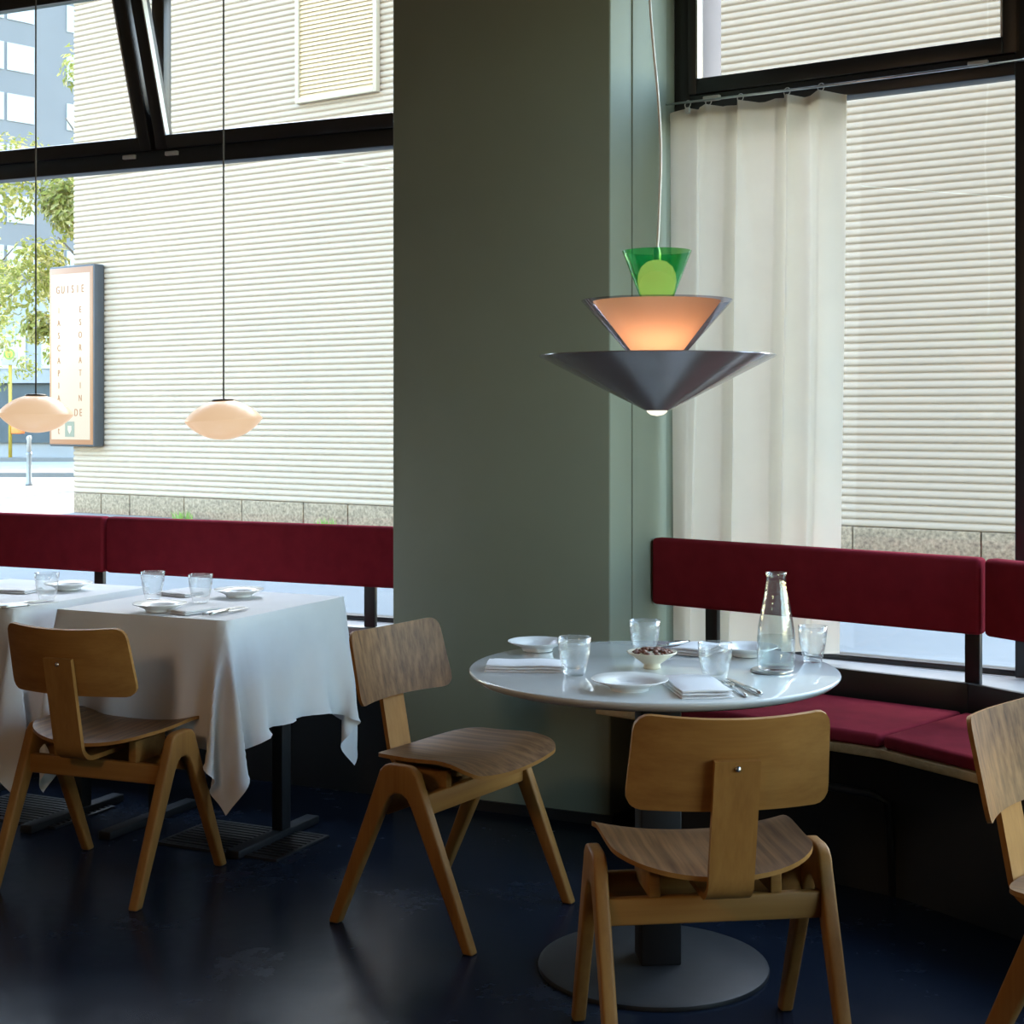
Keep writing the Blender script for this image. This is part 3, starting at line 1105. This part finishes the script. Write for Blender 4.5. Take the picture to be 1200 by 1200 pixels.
def pebble(label, pxx, pyy, D, tilt):
    z = CAM_H - (pyy - HORIZON) * D / F_PX
    t = thing('pebble_pendant_lamp', label, 'lamp', ((pxx - 600) / F_PX * D, D, z), 0, 'pebble-shaped pendant lamps over the cloth-covered tables')
    prof = []
    Rr, H = 0.128, 0.066
    n = 14
    half_ = []
    for k in range(n + 1):
        r = Rr * math.sin(math.pi / 2 * k / n)
        half_.append((max(r, 0.0006), H * max(0.0, 1 - (r / Rr) ** 2.1) ** 0.86))
    prof = [(r, -z_) for r, z_ in half_] + [(r, z_) for r, z_ in reversed(half_[:-1])]
    s = MB().lathe(prof, 48).build('shade', M['opal'], t, smooth=True)
    s.rotation_euler = (0, tilt, 0)
    c = MB().lathe([(0.0355, 0.058), (0.037, 0.062), (0.037, 0.066), (0.030, 0.069), (0.004, 0.070)], 32).build('cap', M['bronze'], t, smooth=True)
    c.rotation_euler = (0, tilt, 0)
    MB().tube([(0, 0, 0.069), (0, 0, ZCEIL - z)], 0.0028, 8).build('cord', M['dark_cord'], t, smooth=True)
    MB().lathe([(0.004, ZCEIL - z - 0.03), (0.04, ZCEIL - z - 0.025), (0.045, ZCEIL - z)], 24).build('ceiling_rose', M['bronze'], t, smooth=True)
    return t


pebble('pebble-shaped glowing pendant lamp near the sage pier, in front of the cladding', 262, 492, 4.95, R(-3))
pebble('pebble-shaped glowing pendant lamp at the left edge, in front of the lit sign', 42, 485, 5.20, R(1))

# unseen warm fill globe, added to light the room side
def add_fill_globe(label, x, y):
    z = 1.85
    t = thing('fill_globe_lamp', label, 'lamp', (x, y, z), 0)
    MB().lathe([(max(0.0006, 0.13 * math.sin(math.pi * k / 16)), -0.13 * math.cos(math.pi * k / 16)) for k in range(17)], 24).build('globe', M['fill_glow'], t, smooth=True)
    MB().tube([(0, 0, 0.128), (0, 0, ZCEIL - z)], 0.004, 8).build('cord', M['dark_cord'], t, smooth=True)


add_fill_globe('added warm fill globe out of view beside the viewer', -1.5, 1.3)

# ------------------------------------------------------------------ curtain and its wire
wire = MB().tube([(0.002, -0.094, 2.462), (0.6, -0.094, 2.457), (1.24, -0.094, 2.460)], 0.0042, 8).build('curtain_wire', M['steel'], None, smooth=True, loc=(OW.x, OW.y, 0), rz=AW)
tag(wire, 'thin steel wire stretched along the transom, holding the curtain', 'curtain rail')
cur = thing('curtain', 'ivory translucent curtain drawn to the left of the corner window', 'curtain', (OW.x, OW.y, 0.58), AW)
hooks = [0.085, 0.165, 0.285, 0.455, 0.575]
NU, NZ = 190, 60
FOLDS = [(-0.1, 0.0), (0.0, -0.030), (0.09, 0.020), (0.13, 0.030), (0.17, -0.028), (0.31, -0.012), (0.355, 0.036), (0.40, -0.034), (0.60, -0.016), (0.645, 0.038), (0.69, -0.032), (0.80, 0.010), (0.88, -0.026), (1.0, 0.030), (1.1, 0.03)]
rows = []
Z0, Z1 = 0.0, 1.862
for i in range(NZ + 1):
    f = i / NZ                       # 0 bottom .. 1 top
    row = []
    for j in range(NU + 1):
        s = j / NU
        wd = 0.604 - 0.012 * (1 - f)
        u = 0.028 + 0.022 * f + wd * s - 0.030 * f * (1 - s) ** 6
        ph = s * 2 * math.pi * 3.9
        sd = s + 0.022 * (1 - f) * math.sin(5.0 * s + 1.0) + 0.006 * math.sin(6 * f + 9 * s)
        kp = FOLDS
        yv = kp[-1][1]
        for (s0, v0), (s1, v1) in zip(kp[:-1], kp[1:]):
            if s0 <= sd <= s1:
                w_ = (sd - s0) / (s1 - s0)
                w_ = w_ * w_ * (3 - 2 * w_) * 0.6 + w_ * 0.4
                yv = v0 + (v1 - v0) * w_
                break
        amp = (0.75 + 0.45 * (1 - f) ** 0.6) * (0.5 + 0.5 * min(1, s / 0.3))
        y = -0.090 + amp * yv + 0.0035 * math.sin(31 * s + 3 * f)
        # slanting creases below the hooks
        for hk, sl in ((0.285, 0.16), (0.455, 0.10), (0.165, -0.10)):
            dz = 1 - f
            if dz < 0.32:
                d = u - (hk + sl * dz * 1.4)
                y += -0.010 * math.exp(-(d / 0.016) ** 2) * (1 - dz / 0.32)
        sag = 0
        nh = min(abs(u - h) for h in hooks)
        sag = -0.22 * min(nh, 0.075) * (f ** 10)
        row.append((u + 0.006 * math.cos(ph) * (1 - f), y, Z0 + (Z1 - Z0) * f + sag))
    rows.append(row)
cl = MB().sheet(rows).build('cloth', M['curtain'], cur, smooth=True)
# turned hem along the top, a second layer
hem = [[(p[0], p[1] - 0.003, p[2]) for p in r] for r in (rows[NZ - 1], rows[NZ])]
MB().sheet(hem).build('heading_tape', M['curtain'], cur, smooth=True)
for h in hooks:
    hb = MB()
    hb.tube([(h + 0.011 * math.cos(a), -0.094 + 0.003 * math.sin(a), 1.874 + 0.014 * math.sin(a)) for a in [2 * math.pi * k / 14 for k in range(15)]], 0.0018, 6)
    hb.bx(h - 0.007, h + 0.007, -0.101, -0.087, 1.842, 1.862)
    hb.build('hook', M['silver_cap'], cur, smooth=False)

# ------------------------------------------------------------------ table ware
def on(pxx, pyy, z):
    x, y = px(pxx, pyy, z)
    return Vector((x, y, z))


def tumbler(label, p, r=0.040, h=0.092, group='pressed glass tumblers'):
    prof_o = [(r * 0.60, 0.0), (r * 0.66, 0.004), (r * 0.70, 0.012), (r * 0.80, 0.028), (r * 0.93, 0.050), (r, 0.074), (r * 1.02, h)]
    prof_i = [(r * 0.96, h), (r * 0.94, 0.074), (r * 0.87, 0.050), (r * 0.72, 0.029), (r * 0.5, 0.018), (0.0008, 0.016)]
    o = MB().lathe(prof_o + prof_i, 28).build('tumbler', M['tumbler'], None, smooth=True, loc=p)
    return tag(o, label, 'glass', group)


def plate(label, p, r=0.088, h=0.026, rz=0.0, group='white side plates'):
    prof = [(r * 0.50, 0.0), (r * 0.52, 0.006), (r * 0.62, h * 0.45), (r * 0.98, h - 0.003), (r, h - 0.001), (r * 0.985, h), (r * 0.66, h * 0.62), (r * 0.58, h * 0.36), (0.0008, h * 0.33)]
    o = MB().lathe(prof, 48).build('plate', M['porcelain'], None, smooth=False, loc=p)
    sharp(o, 60)
    return tag(o, label, 'plate', group)


def napkin(label, p, rz, w=0.15, d=0.095, layers=3, th=0.007, group='folded white napkins'):
    t = thing('napkin', label, 'napkin', p, rz, group)
    rnd = random.Random(label)
    for k in range(layers):
        n, m_n = 12, 8
        top, bot = [], []
        sh = 0.004 * k
        for i in range(n + 1):
            rt_, rb_ = [], []
            for j in range(m_n + 1):
                x = (i / n - 0.5) * (w - sh) + rnd.uniform(-0.0006, 0.0006)
                y = (j / m_n - 0.5) * (d - sh * 0.6)
                wv = 0.0010 * math.sin(9 * i / n + k) + 0.0008 * math.sin(7 * j / m_n + 2 * k)
                z = k * th
                edge = 1 - 0.55 * max(abs(i / n - 0.5) * 2, abs(j / m_n - 0.5) * 2) ** 10
                rt_.append((x, y, z + th * 0.92 * edge + (wv if k else max(wv, 0))))
                rb_.append((x, y, z + (0.0002 if k == 0 else wv * 0.5)))
            top.append(rt_)
            bot.append(rb_)
        o = MB().sheet(top, bot).build('fold', M['napkin'], t, smooth=True)
        sharp(o, 60)
    return t


def knife(label, p, rz, L=0.20):
    t = thing('table_knife', label, 'knife', p, rz, 'steel cutlery')
    h = MB()
    h.tube([(0, 0, 0.0055), (L * 0.12, 0, 0.006), (L * 0.42, 0, 0.0055), (L * 0.46, 0, 0.004)], [0.0045, 0.0052, 0.0045, 0.003], 8)
    h.build('handle', M['steel'], t, smooth=True)
    b = MB()
    b.prism([(L * 0.45, -0.003), (L * 0.47, -0.008), (L * 0.9, -0.009), (L, -0.001), (L * 0.95, 0.003), (L * 0.47, 0.004)], 0.003, 0.0052)
    b.build('blade', M['steel'], t)
    return t


def fork(label, p, rz, L=0.19):
    t = thing('table_fork', label, 'fork', p, rz, 'steel cutlery')
    h = MB()
    h.tube([(0, 0, 0.004), (L * 0.15, 0, 0.0045), (L * 0.55, 0, 0.0045), (L * 0.68, 0, 0.006)], [0.0042, 0.0040, 0.0024, 0.0028], 8)
    h.build('handle', M['steel'], t, smooth=True)
    b = MB()
    b.prism([(L * 0.66, -0.004), (L * 0.72, -0.011), (L * 0.80, -0.012), (L * 0.80, 0.012), (L * 0.72, 0.011), (L * 0.66, 0.004)], 0.005, 0.0075)
    for k in range(4):
        y = -0.0105 + k * 0.007
        b.bx(L * 0.80, L, y - 0.0016, y + 0.0016, 0.0048, 0.0070)
    b.build('tines', M['steel'], t)
    return t


ZR = 0.7402
# round table
plate('white side plate at the near edge of the round table', on(738, 808, ZR), 0.089)
plate('white side plate at the far left of the round table, behind the napkin', on(630, 762, ZR), 0.080)
plate('white side plate on the far right of the round table, left of the carafe', on(876, 768, ZR), 0.080)
tumbler('glass tumbler on the left of the round table, in front of the napkin', on(673, 791, ZR))
tumbler('glass tumbler at the back of the round table, behind the nut bowl', on(755.5, 768, ZR))
tumbler('glass tumbler on the round table between nut bowl and carafe', on(838, 799, ZR))
tumbler('glass tumbler at the right-hand rim of the round table, beyond the carafe', Vector((0.765, 3.80, ZR)), 0.036)
napkin('white napkin folded at the left rim of the round table', on(617, 784, ZR), R(-4), 0.20, 0.10)
napkin('white napkin folded at the near edge of the round table', Vector((0.421, 3.415, ZR)), R(97), 0.22, 0.118)
napkin('white napkin folded at the back of the round table, behind the tumbler', on(818, 764, ZR), R(60), 0.14, 0.10)
knife('steel knife on the round table, nearest the carafe', Vector((0.556, 3.335, ZR)), R(103), 0.21)
fork('steel fork on the round table, beside the near napkin', Vector((0.520, 3.318, ZR)), R(98), 0.175)
knife('steel knife at the back of the round table, beside the far napkin', on(805, 753.5, ZR) + Vector((0, -0.02, 0)), R(218), 0.17)

bowl = MB().lathe([(0.021, 0.0), (0.022, 0.004), (0.020, 0.010), (0.030, 0.018), (0.060, 0.038), (0.0625, 0.041), (0.059, 0.042), (0.030, 0.024), (0.0008, 0.021)], 40).build('bowl', M['cream'], None, smooth=True, loc=on(764, 783, ZR))
tag(bowl, 'small footed cream bowl holding nuts on the round table', 'bowl')
rnd = random.Random(4)
nb = MB()
bc = on(764, 783, ZR)
for k in range(70):
    a, rr = rnd.uniform(0, 2 * math.pi), 0.046 * math.sqrt(rnd.random())
    s = rnd.uniform(0.005, 0.0075)
    cx, cy, cz = rr * math.cos(a), rr * math.sin(a), 0.036 + 0.008 * (1 - (rr / 0.046) ** 2) + rnd.uniform(0, 0.004)
    ang = rnd.uniform(0, 3.1)
    vs_ = []
    for (x, y, z) in ((1.5, 0, 0), (-1.5, 0, 0), (0, 1, 0), (0, -1, 0), (0, 0, 0.9), (0, 0, -0.9), (0.9, 0.6, 0.4), (-0.9, -0.6, 0.4)):
        vs_.append((cx + s * (x * math.cos(ang) - y * math.sin(ang)), cy + s * (x * math.sin(ang) + y * math.cos(ang)), cz + s * z))
    bmn = bmesh.new()
    for v_ in vs_:
        bmn.verts.new(v_)
    bmesh.ops.convex_hull(bmn, input=bmn.verts)
    bmn.verts.ensure_lookup_table()
    bmn.verts.index_update()
    nb.add([v.co for v in bmn.verts], [[v.index for v in f.verts] for f in bmn.faces])
    bmn.free()
tag(nb.build('nuts', M['nuts'], None, smooth=True, loc=bc), 'brown roasted nuts heaped in the cream bowl', 'nuts', kind='stuff')

cp = on(909.5, 787, ZR)
coa = MB().lathe([(0.050, 0.0), (0.052, 0.002), (0.052, 0.005), (0.050, 0.0065), (0.0008, 0.0065)], 40).build('coaster', M['steel'], None, loc=cp + Vector((-0.010, 0, 0)))
sharp(coa)
tag(coa, 'round silver coaster under the carafe', 'coaster')
car = thing('carafe', 'tall glass carafe half filled with water on a silver coaster', 'carafe', cp + Vector((0, 0, 0.0067)))
h_ = 0.236
po = [(0.040, 0.0), (0.0445, 0.004), (0.0462, 0.012), (0.0462, 0.075), (0.044, 0.10), (0.036, 0.145), (0.028, 0.190), (0.0245, 0.215), (0.0235, 0.228), (0.0255, 0.232), (0.0258, 0.236)]
pi_ = [(0.0225, 0.236), (0.0212, 0.226), (0.0222, 0.213), (0.0258, 0.189), (0.0338, 0.144), (0.0418, 0.099), (0.0438, 0.075), (0.0438, 0.014), (0.040, 0.008), (0.0008, 0.007)]
MB().lathe(po + pi_, 40).build('glass', M['carafe'], car, smooth=True)
sharp(MB().lathe([(0.0008, 0.0076), (0.0396, 0.0086), (0.0433, 0.0145), (0.0433, 0.075), (0.0432, 0.080), (0.0008, 0.0802)], 40).build('water', M['water'], car), 40)

# cloth-covered tables
ZC = 0.7575
plate('white side plate on the pier-side table, nearest to us', on(187, 716, ZC), 0.084)
plate('white side plate on the far side of the pier-side table', on(280, 699, ZC), 0.084)
tumbler('glass tumbler on the pier-side table, behind the near plate', on(179, 702, ZC), 0.039, 0.092)
tumbler('glass tumbler in the middle of the pier-side table', on(235, 706, ZC), 0.039, 0.092)
napkin('white napkin lying at the near edge of the pier-side table', on(228, 717, ZC), R(50), 0.14, 0.09, 2)
knife('steel knife on the pier-side table, nearest its right edge', on(246, 722, ZC), R(62), 0.19)
fork('steel fork on the pier-side table, beside the near napkin', on(238, 721, ZC), R(60), 0.18)
napkin('white napkin on the pier-side table, behind its two tumblers', on(211, 697, ZC), R(-30), 0.13, 0.09, 2)
tumbler('glass tumbler on the left edge table', on(55, 704, ZC), 0.039, 0.092)
plate('white side plate on the left edge table, behind the tumbler', on(80, 691, ZC), 0.084)
napkin('white napkin on the far side of the left edge table', on(18, 693, ZC), R(-20), 0.16, 0.10, 2)
knife('steel knife on the left edge table, near its front edge', on(2, 714, ZC), R(48), 0.20)
fork('steel fork on the left edge table, in front of the tumbler', on(-8, 712, ZC), R(50), 0.19)

# ------------------------------------------------------------------ floor grilles by the window
def grille(label, c, w, d, n):
    t = thing('floor_grille', label, 'floor grille', (c[0], c[1], 0.0), AL, 'floor grilles by the window bench')
    f = MB()
    f.bx(-w / 2, w / 2, -d / 2, -d / 2 + 0.012, 0.0005, 0.007)
    f.bx(-w / 2, w / 2, d / 2 - 0.012, d / 2, 0.0005, 0.007)
    f.bx(-w / 2, -w / 2 + 0.012, -d / 2 + 0.012, d / 2 - 0.012, 0.0005, 0.007)
    f.bx(w / 2 - 0.012, w / 2, -d / 2 + 0.012, d / 2 - 0.012, 0.0005, 0.007)
    f.build('frame', M['black_frame'], t)
    MB().bx(-w / 2 + 0.012, w / 2 - 0.012, -d / 2 + 0.012, d / 2 - 0.012, 0.0005, 0.0015).build('tray', M['black_matt'], t)
    me = None
    for k in range(n):
        y = -d / 2 + 0.012 + (d - 0.024) * (k + 0.5) / n
        if me is None:
            s = MB().bx(-w / 2 + 0.012, w / 2 - 0.012, -0.006, 0.006, 0.002, 0.006).build('slat', M['black_frame'], t)
            me = s.data
        else:
            s = bpy.data.objects.new('slat', me)
            COL.objects.link(s)
            s.parent = t
        s.location = (0, y, 0)


g1 = px(40, 950, 0)
g2 = px(285, 985, 0)
grille('black slatted floor grille under the left edge table', g1, 0.46, 0.30, 11)
grille('black slatted floor grille under the pier-side table', g2, 0.46, 0.30, 11)

# ------------------------------------------------------------------ the street
gz = -0.04
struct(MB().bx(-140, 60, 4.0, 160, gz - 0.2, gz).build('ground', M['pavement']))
kb = struct(MB().bx(-60, -7.3, 34.6, 36.0, gz, gz + 0.10).build('trim_5', M['kerb']))
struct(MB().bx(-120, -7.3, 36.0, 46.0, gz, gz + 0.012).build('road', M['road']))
struct(MB().bx(-60, -7.3, 46.0, 46.3, gz, gz + 0.13).build('trim_6', M['kerb']))

# cladded hall opposite
CA = Vector((-6.41, 21.9))
UC = Vector((0.8266, -0.5628))
NC = Vector((0.5628, 0.8266))       # away from us
AC = math.atan2(UC.y, UC.x)
hall = thing('cladded_hall', 'hall clad in cream horizontal corrugated siding across the street', 'building', (CA.x, CA.y, gz), AC)
LEN, HGT, PIT = 16.0, 8.4, 0.0775
zc0 = 0.25 - gz
prof = []
shape = [(0.0, 0.0), (0.08, -0.018), (0.24, -0.025), (0.62, -0.025), (0.80, -0.017), (0.89, 0.0)]
nrow = int((HGT - zc0) / PIT)
for k in range(nrow):
    for f, d in shape:
        prof.append((d, zc0 + (k + f) * PIT))
prof.append((0.0, zc0 + nrow * PIT))
top = [[(0.0, d, z), (LEN, d, z)] for d, z in prof]
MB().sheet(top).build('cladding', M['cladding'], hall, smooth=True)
top = [[(0.0, 0.0, z), (0.0, 12.0, z)] for z in (zc0, HGT)]
gab = []
for d, z in prof:
    gab.append([(d, 12.0, z), (d, 0.0, z)])
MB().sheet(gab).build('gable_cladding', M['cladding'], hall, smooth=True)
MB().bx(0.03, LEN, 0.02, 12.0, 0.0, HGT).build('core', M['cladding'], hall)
MB().bx(-0.10, LEN, -0.10, 12.1, HGT, HGT + 0.25).build('roof_edge', M['grey_metal'], hall, bevel=0.01)
rnd = random.Random(11)
u = 0.0
while u < LEN - 0.2:
    w = rnd.choice([0.75, 1.3, 1.9, 0.6, 1.1])
    w = min(w, LEN - u)
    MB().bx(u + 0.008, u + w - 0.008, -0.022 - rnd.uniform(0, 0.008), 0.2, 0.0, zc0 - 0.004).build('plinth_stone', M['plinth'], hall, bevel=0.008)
    u += w

# louvred vent on the hall
vent = thing('louvre_vent', 'tall yellowish louvred vent panel on the cladded hall, above the window transom', 'vent', tuple(CA + UC * 4.42) + (5.41,), AC)
vw, vh = 1.36, 2.1
f = MB()
f.bx(0, 0.06, -0.10, -0.02, 0, vh)
f.bx(vw - 0.06, vw, -0.10, -0.02, 0, vh)
f.bx(0.06, vw - 0.06, -0.10, -0.02, 0, 0.07)
f.bx(0.06, vw - 0.06, -0.10, -0.02, vh - 0.07, vh)
f.build('frame', solid('vent_frame_cream', (0.44, 0.385, 0.30), 0.5), vent, bevel=0.006)
s_ = MB()
k = 0
while 0.085 + k * 0.055 < vh - 0.08:
    s_.box((vw / 2, -0.062, 0.09 + k * 0.055), (vw - 0.12, 0.008, 0.066), rx=R(-20))
    k += 1
tag(s_.build('slats', M['vent'], vent), kind='stuff')
MB().bx(0.06, vw - 0.06, -0.03, -0.022, 0.07, vh - 0.07).build('backing', M['vent'], vent)

# lit sign box at the corner of the hall
sg = thing('lit_sign', 'tall lit sign box with orange lettering on the corner of the cladded hall', 'sign', tuple(CA - UC * 0.30 - NC * 0.24) + (0.93,), AC)
sw, sh_ = 0.98, 2.62
MB().bx(0, sw, 0.02, 0.21, 0, sh_).build('casing', M['sign_casing'], sg, bevel=0.02)
MB().bx(0.02, sw - 0.02, 0.008, 0.03, 0.03, sh_ - 0.03).build('rim', M['sign_rim'], sg, bevel=0.01)
MB().bx(0.07, sw - 0.07, 0.0, 0.02, 0.10, sh_ - 0.12).build('face', M['sign_face'], sg, bevel=0.006)


def letter(ch, x, z, h, mat, parent):
    cu = bpy.data.curves.new('letter', 'FONT')
    cu.body = ch
    cu.size = h
    cu.align_x = 'CENTER'
    cu.extrude = 0.002
    tmp = bpy.data.objects.new('letter_tmp', cu)
    COL.objects.link(tmp)
    dg = bpy.context.evaluated_depsgraph_get()
    me = bpy.data.meshes.new_from_object(tmp.evaluated_get(dg))
    bpy.data.objects.remove(tmp)
    o = bpy.data.objects.new('letter', me)
    me.materials.clear()
    me.materials.append(mat)
    COL.objects.link(o)
    o.parent = parent
    o.location = (x, -0.003, z)
    o.rotation_euler = (R(90), 0, 0)
    o.scale = (0.72, 1, 1)
    return o


for i, ch in enumerate('GUISIE'):
    letter(ch, 0.22 + i * 0.108, 2.22, 0.16, M['sign_ink'], sg)
for i, ch in enumerate('IASCAPIA'):
    letter(ch, 0.24, 1.93 - i * 0.182, 0.13, M['sign_ink'], sg)
for i, ch in enumerate('ESORATIN'):
    letter(ch, 0.71, 1.93 - i * 0.182, 0.13, M['sign_ink'], sg)
for i, ch in enumerate('L.DE'):
    letter(ch, 0.42 + i * 0.10, 0.44, 0.15, M['sign_ink'], sg)
letter('t', 0.24, 0.18, 0.15, M['sign_ink'], sg)
MB().bx(0.38, 0.58, -0.004, 0.0, 0.14, 0.36).build('emblem', M['sign_grey'], sg)
e = MB()
e.add([(0.44, -0.006, 0.30), (0.52, -0.006, 0.30), (0.52, -0.006, 0.24), (0.48, -0.006, 0.18), (0.44, -0.006, 0.24), (0.44, -0.0035, 0.30), (0.52, -0.0035, 0.30), (0.52, -0.0035, 0.24), (0.48, -0.0035, 0.18), (0.44, -0.0035, 0.24)], [(4, 3, 2, 1, 0), (5, 6, 7, 8, 9), (0, 1, 6, 5), (1, 2, 7, 6), (2, 3, 8, 7), (3, 4, 9, 8), (4, 0, 5, 9)])
e.build('emblem_shield', M['sign_face'], sg)

# bollard
bo = px(34, 569, gz)
bt = thing('bollard', 'slim grey street bollard below the left pendant lamp', 'bollard', (bo[0], bo[1], gz))
MB().lathe([(0.075, 0), (0.075, 0.05), (0.055, 0.09), (0.05, 0.60), (0.062, 0.64), (0.05, 0.68)], 16).build('post', M['grey_metal'], bt, smooth=True)
MB().lathe([(0.046, 0.68), (0.042, 0.92), (0.055, 0.95), (0.05, 0.99), (0.02, 1.02)], 16).build('cap', M['white_paint'], bt, smooth=True)

# bus stop with litter bin
bs = px(12, 538, gz)
st = thing('bus_stop', 'yellow bus stop post with a round green sign at the far kerb', 'bus stop', (bs[0], bs[1], gz))
MB().lathe([(0.06, 0), (0.06, 3.1)], 12).build('pole', M['yellow'], st, smooth=True)
MB().bx(-0.26, 0.26, -0.09, -0.05, 3.10, 3.75).build('sign_panel', M['white_paint'], st, bevel=0.01)
MB().bx(-0.26, 0.22, -0.10, -0.06, 3.80, 4.02).build('header', M['grey_metal'], st, bevel=0.01)
d_ = MB().lathe([(0.19, 0.0), (0.19, 0.02)], 32).build('sign_disc', M['yellow'], st)
d_.location = (0, -0.09, 3.45)
d_.rotation_euler = (R(90), 0, 0)
rg = MB().lathe([(0.165, 0.02), (0.165, 0.026), (0.135, 0.026), (0.135, 0.02)], 32, closed=True).build('sign_ring', M['green_ink'], st)
rg.location = (0, -0.09, 3.45)
rg.rotation_euler = (R(90), 0, 0)
hh = letter('H', 0, 0, 0.2, M['green_ink'], st)
hh.location = (0, -0.114, 3.38)
MB().box((0.26, 0, 0.98), (0.38, 0.30, 0.30)).build('litter_bin', M['orange'], st, bevel=0.03)

# far buildings
def far_block(label, x0, y0, ang, w, d, h, body):
    t = thing('office_block', label, 'building', (x0, y0, gz), ang)
    MB().bx(0, w, 0, d, 0, h).build('walls', M[body], t)
    return t


tw = far_block('blue-grey office tower with bands of pale windows, far behind the tree', -48.0, 66.0, math.atan2(0.744, 0.668), 60, 14, 40, 'tower')
pm = None
for fl in range(1, 13):
    for k in range(30):
        if k % 4 == 3:
            continue
        if pm is None:
            o = MB().bx(0, 1.75, -0.06, 0.05, 0, 1.6).build('window', M['pane'], tw)
            pm = o.data
        else:
            o = bpy.data.objects.new('window', pm)
            COL.objects.link(o)
            o.parent = tw
        o.location = (0.6 + k * 1.95, 0, fl * 2.95 + 0.9)
lw = far_block('low white street building with a slate shopfront, behind the bus stop', -26.0, 52.0, R(-3), 34, 8, 6.0, 'render_white')
MB().bx(-0.02, 34.0, -0.12, 0.0, 0.5, 2.55).build('shopfront', M['shopfront'], lw)
MB().bx(-0.05, 34.0, -0.35, 0.0, 2.55, 2.75).build('canopy', M['render_white'], lw)
pm = None
for k in range(20):
    if pm is None:
        o = MB().bx(0, 1.0, -0.05, 0.05, 0, 1.15).build('window', M['pane_dark'], lw)
        pm = o.data
    else:
        o = bpy.data.objects.new('window', pm)
        COL.objects.link(o)
        o.parent = lw
    o.location = (0.5 + k * 1.55, 0, 3.05)


def tree(label, x, y, h, rx, n, seed):
    rnd = random.Random(seed)
    t = thing('street_tree', label, 'tree', (x, y, gz))
    tr = MB()
    tr.tube([(0, 0, 0), (0.05, 0, h * 0.3), (-0.1, 0.1, h * 0.6), (0.05, 0, h * 0.9)], [0.16, 0.13, 0.08, 0.03], 10)
    for k in range(9):
        a = rnd.uniform(0, 6.28)
        z0 = h * rnd.uniform(0.35, 0.75)
        L = rx * rnd.uniform(0.5, 0.9)
        tr.tube([(0, 0, z0), (math.cos(a) * L * 0.5, math.sin(a) * L * 0.5, z0 + L * 0.35), (math.cos(a) * L, math.sin(a) * L, z0 + L * 0.8)], [0.06, 0.04, 0.015], 6)
    tr.build('trunk', M['bark'], t, smooth=True)
    clumps = []
    for k in range(46):
        a, zz = rnd.uniform(0, 6.28), rnd.uniform(0.30, 1.0)
        rr = rx * (1 - abs(zz - 0.55) / 0.62) ** 0.7 * rnd.uniform(0.45, 1.0)
        clumps.append((math.cos(a) * rr, math.sin(a) * rr, zz * h, rnd.uniform(0.35, 0.75)))
    lf = MB()
    for k in range(n):
        c = rnd.choice(clumps)
        d = Vector((rnd.gauss(0, 1), rnd.gauss(0, 1), rnd.gauss(0, 0.8)))
        d = d.normalized() * c[3] * rnd.uniform(0.5, 1.0)
        p = Vector(c[:3]) + d
        nv = (d.normalized() + Vector((rnd.uniform(-0.7, 0.7), rnd.uniform(-0.7, 0.7), rnd.uniform(0, 0.9)))).normalized()
        ax = nv.orthogonal().normalized()
        ax = Matrix.Rotation(rnd.uniform(0, 6.28), 3, nv) @ ax
        by = nv.cross(ax)
        s = rnd.uniform(0.055, 0.10)
        lf.add([p - ax * s, p + by * s * 0.45 + nv * 0.02, p + ax * s, p - by * s * 0.45 + nv * 0.02], [(0, 1, 2), (0, 2, 3)], 0 if rnd.random() < 0.62 else 1)
    tag(lf.build('foliage', [M['leaf'], M['leaf_light']], t), kind='stuff')


tree('lime-green street tree next to the corner of the cladded hall', -7.9, 29.8, 8.6, 2.7, 15000, 2)
tree('lime-green street tree farther away behind the bus stop', -15.4, 41.0, 6.6, 2.4, 5000, 5)

# weeds at the foot of the plinth
def weeds(label, p, seed):
    rnd = random.Random(seed)
    b = MB()
    for k in range(40):
        a, rr = rnd.uniform(0, 6.28), 0.16 * rnd.random()
        x, y = rr * math.cos(a), rr * math.sin(a)
        hgt = rnd.uniform(0.06, 0.16)
        lx, ly = rnd.uniform(-0.06, 0.06), rnd.uniform(-0.06, 0.06)
        b.add([(x - 0.008, y, 0), (x + 0.008, y, 0), (x + lx * 0.5 + 0.006, y + ly * 0.5, hgt * 0.6), (x + lx, y + ly, hgt)], [(0, 1, 2), (0, 2, 3)])
    tag(b.build('grass_tuft', M['grass'], None, loc=(p.x, p.y, gz)), label, 'grass', 'grass tufts at the foot of the hall')


weeds('small grass tuft by the hall plinth, left of the glowing lamp cord', CA + UC * 2.6 - NC * 0.35, 1)
weeds('small grass tuft by the hall plinth, right of the glowing lamp cord', CA + UC * 5.1 - NC * 0.30, 2)
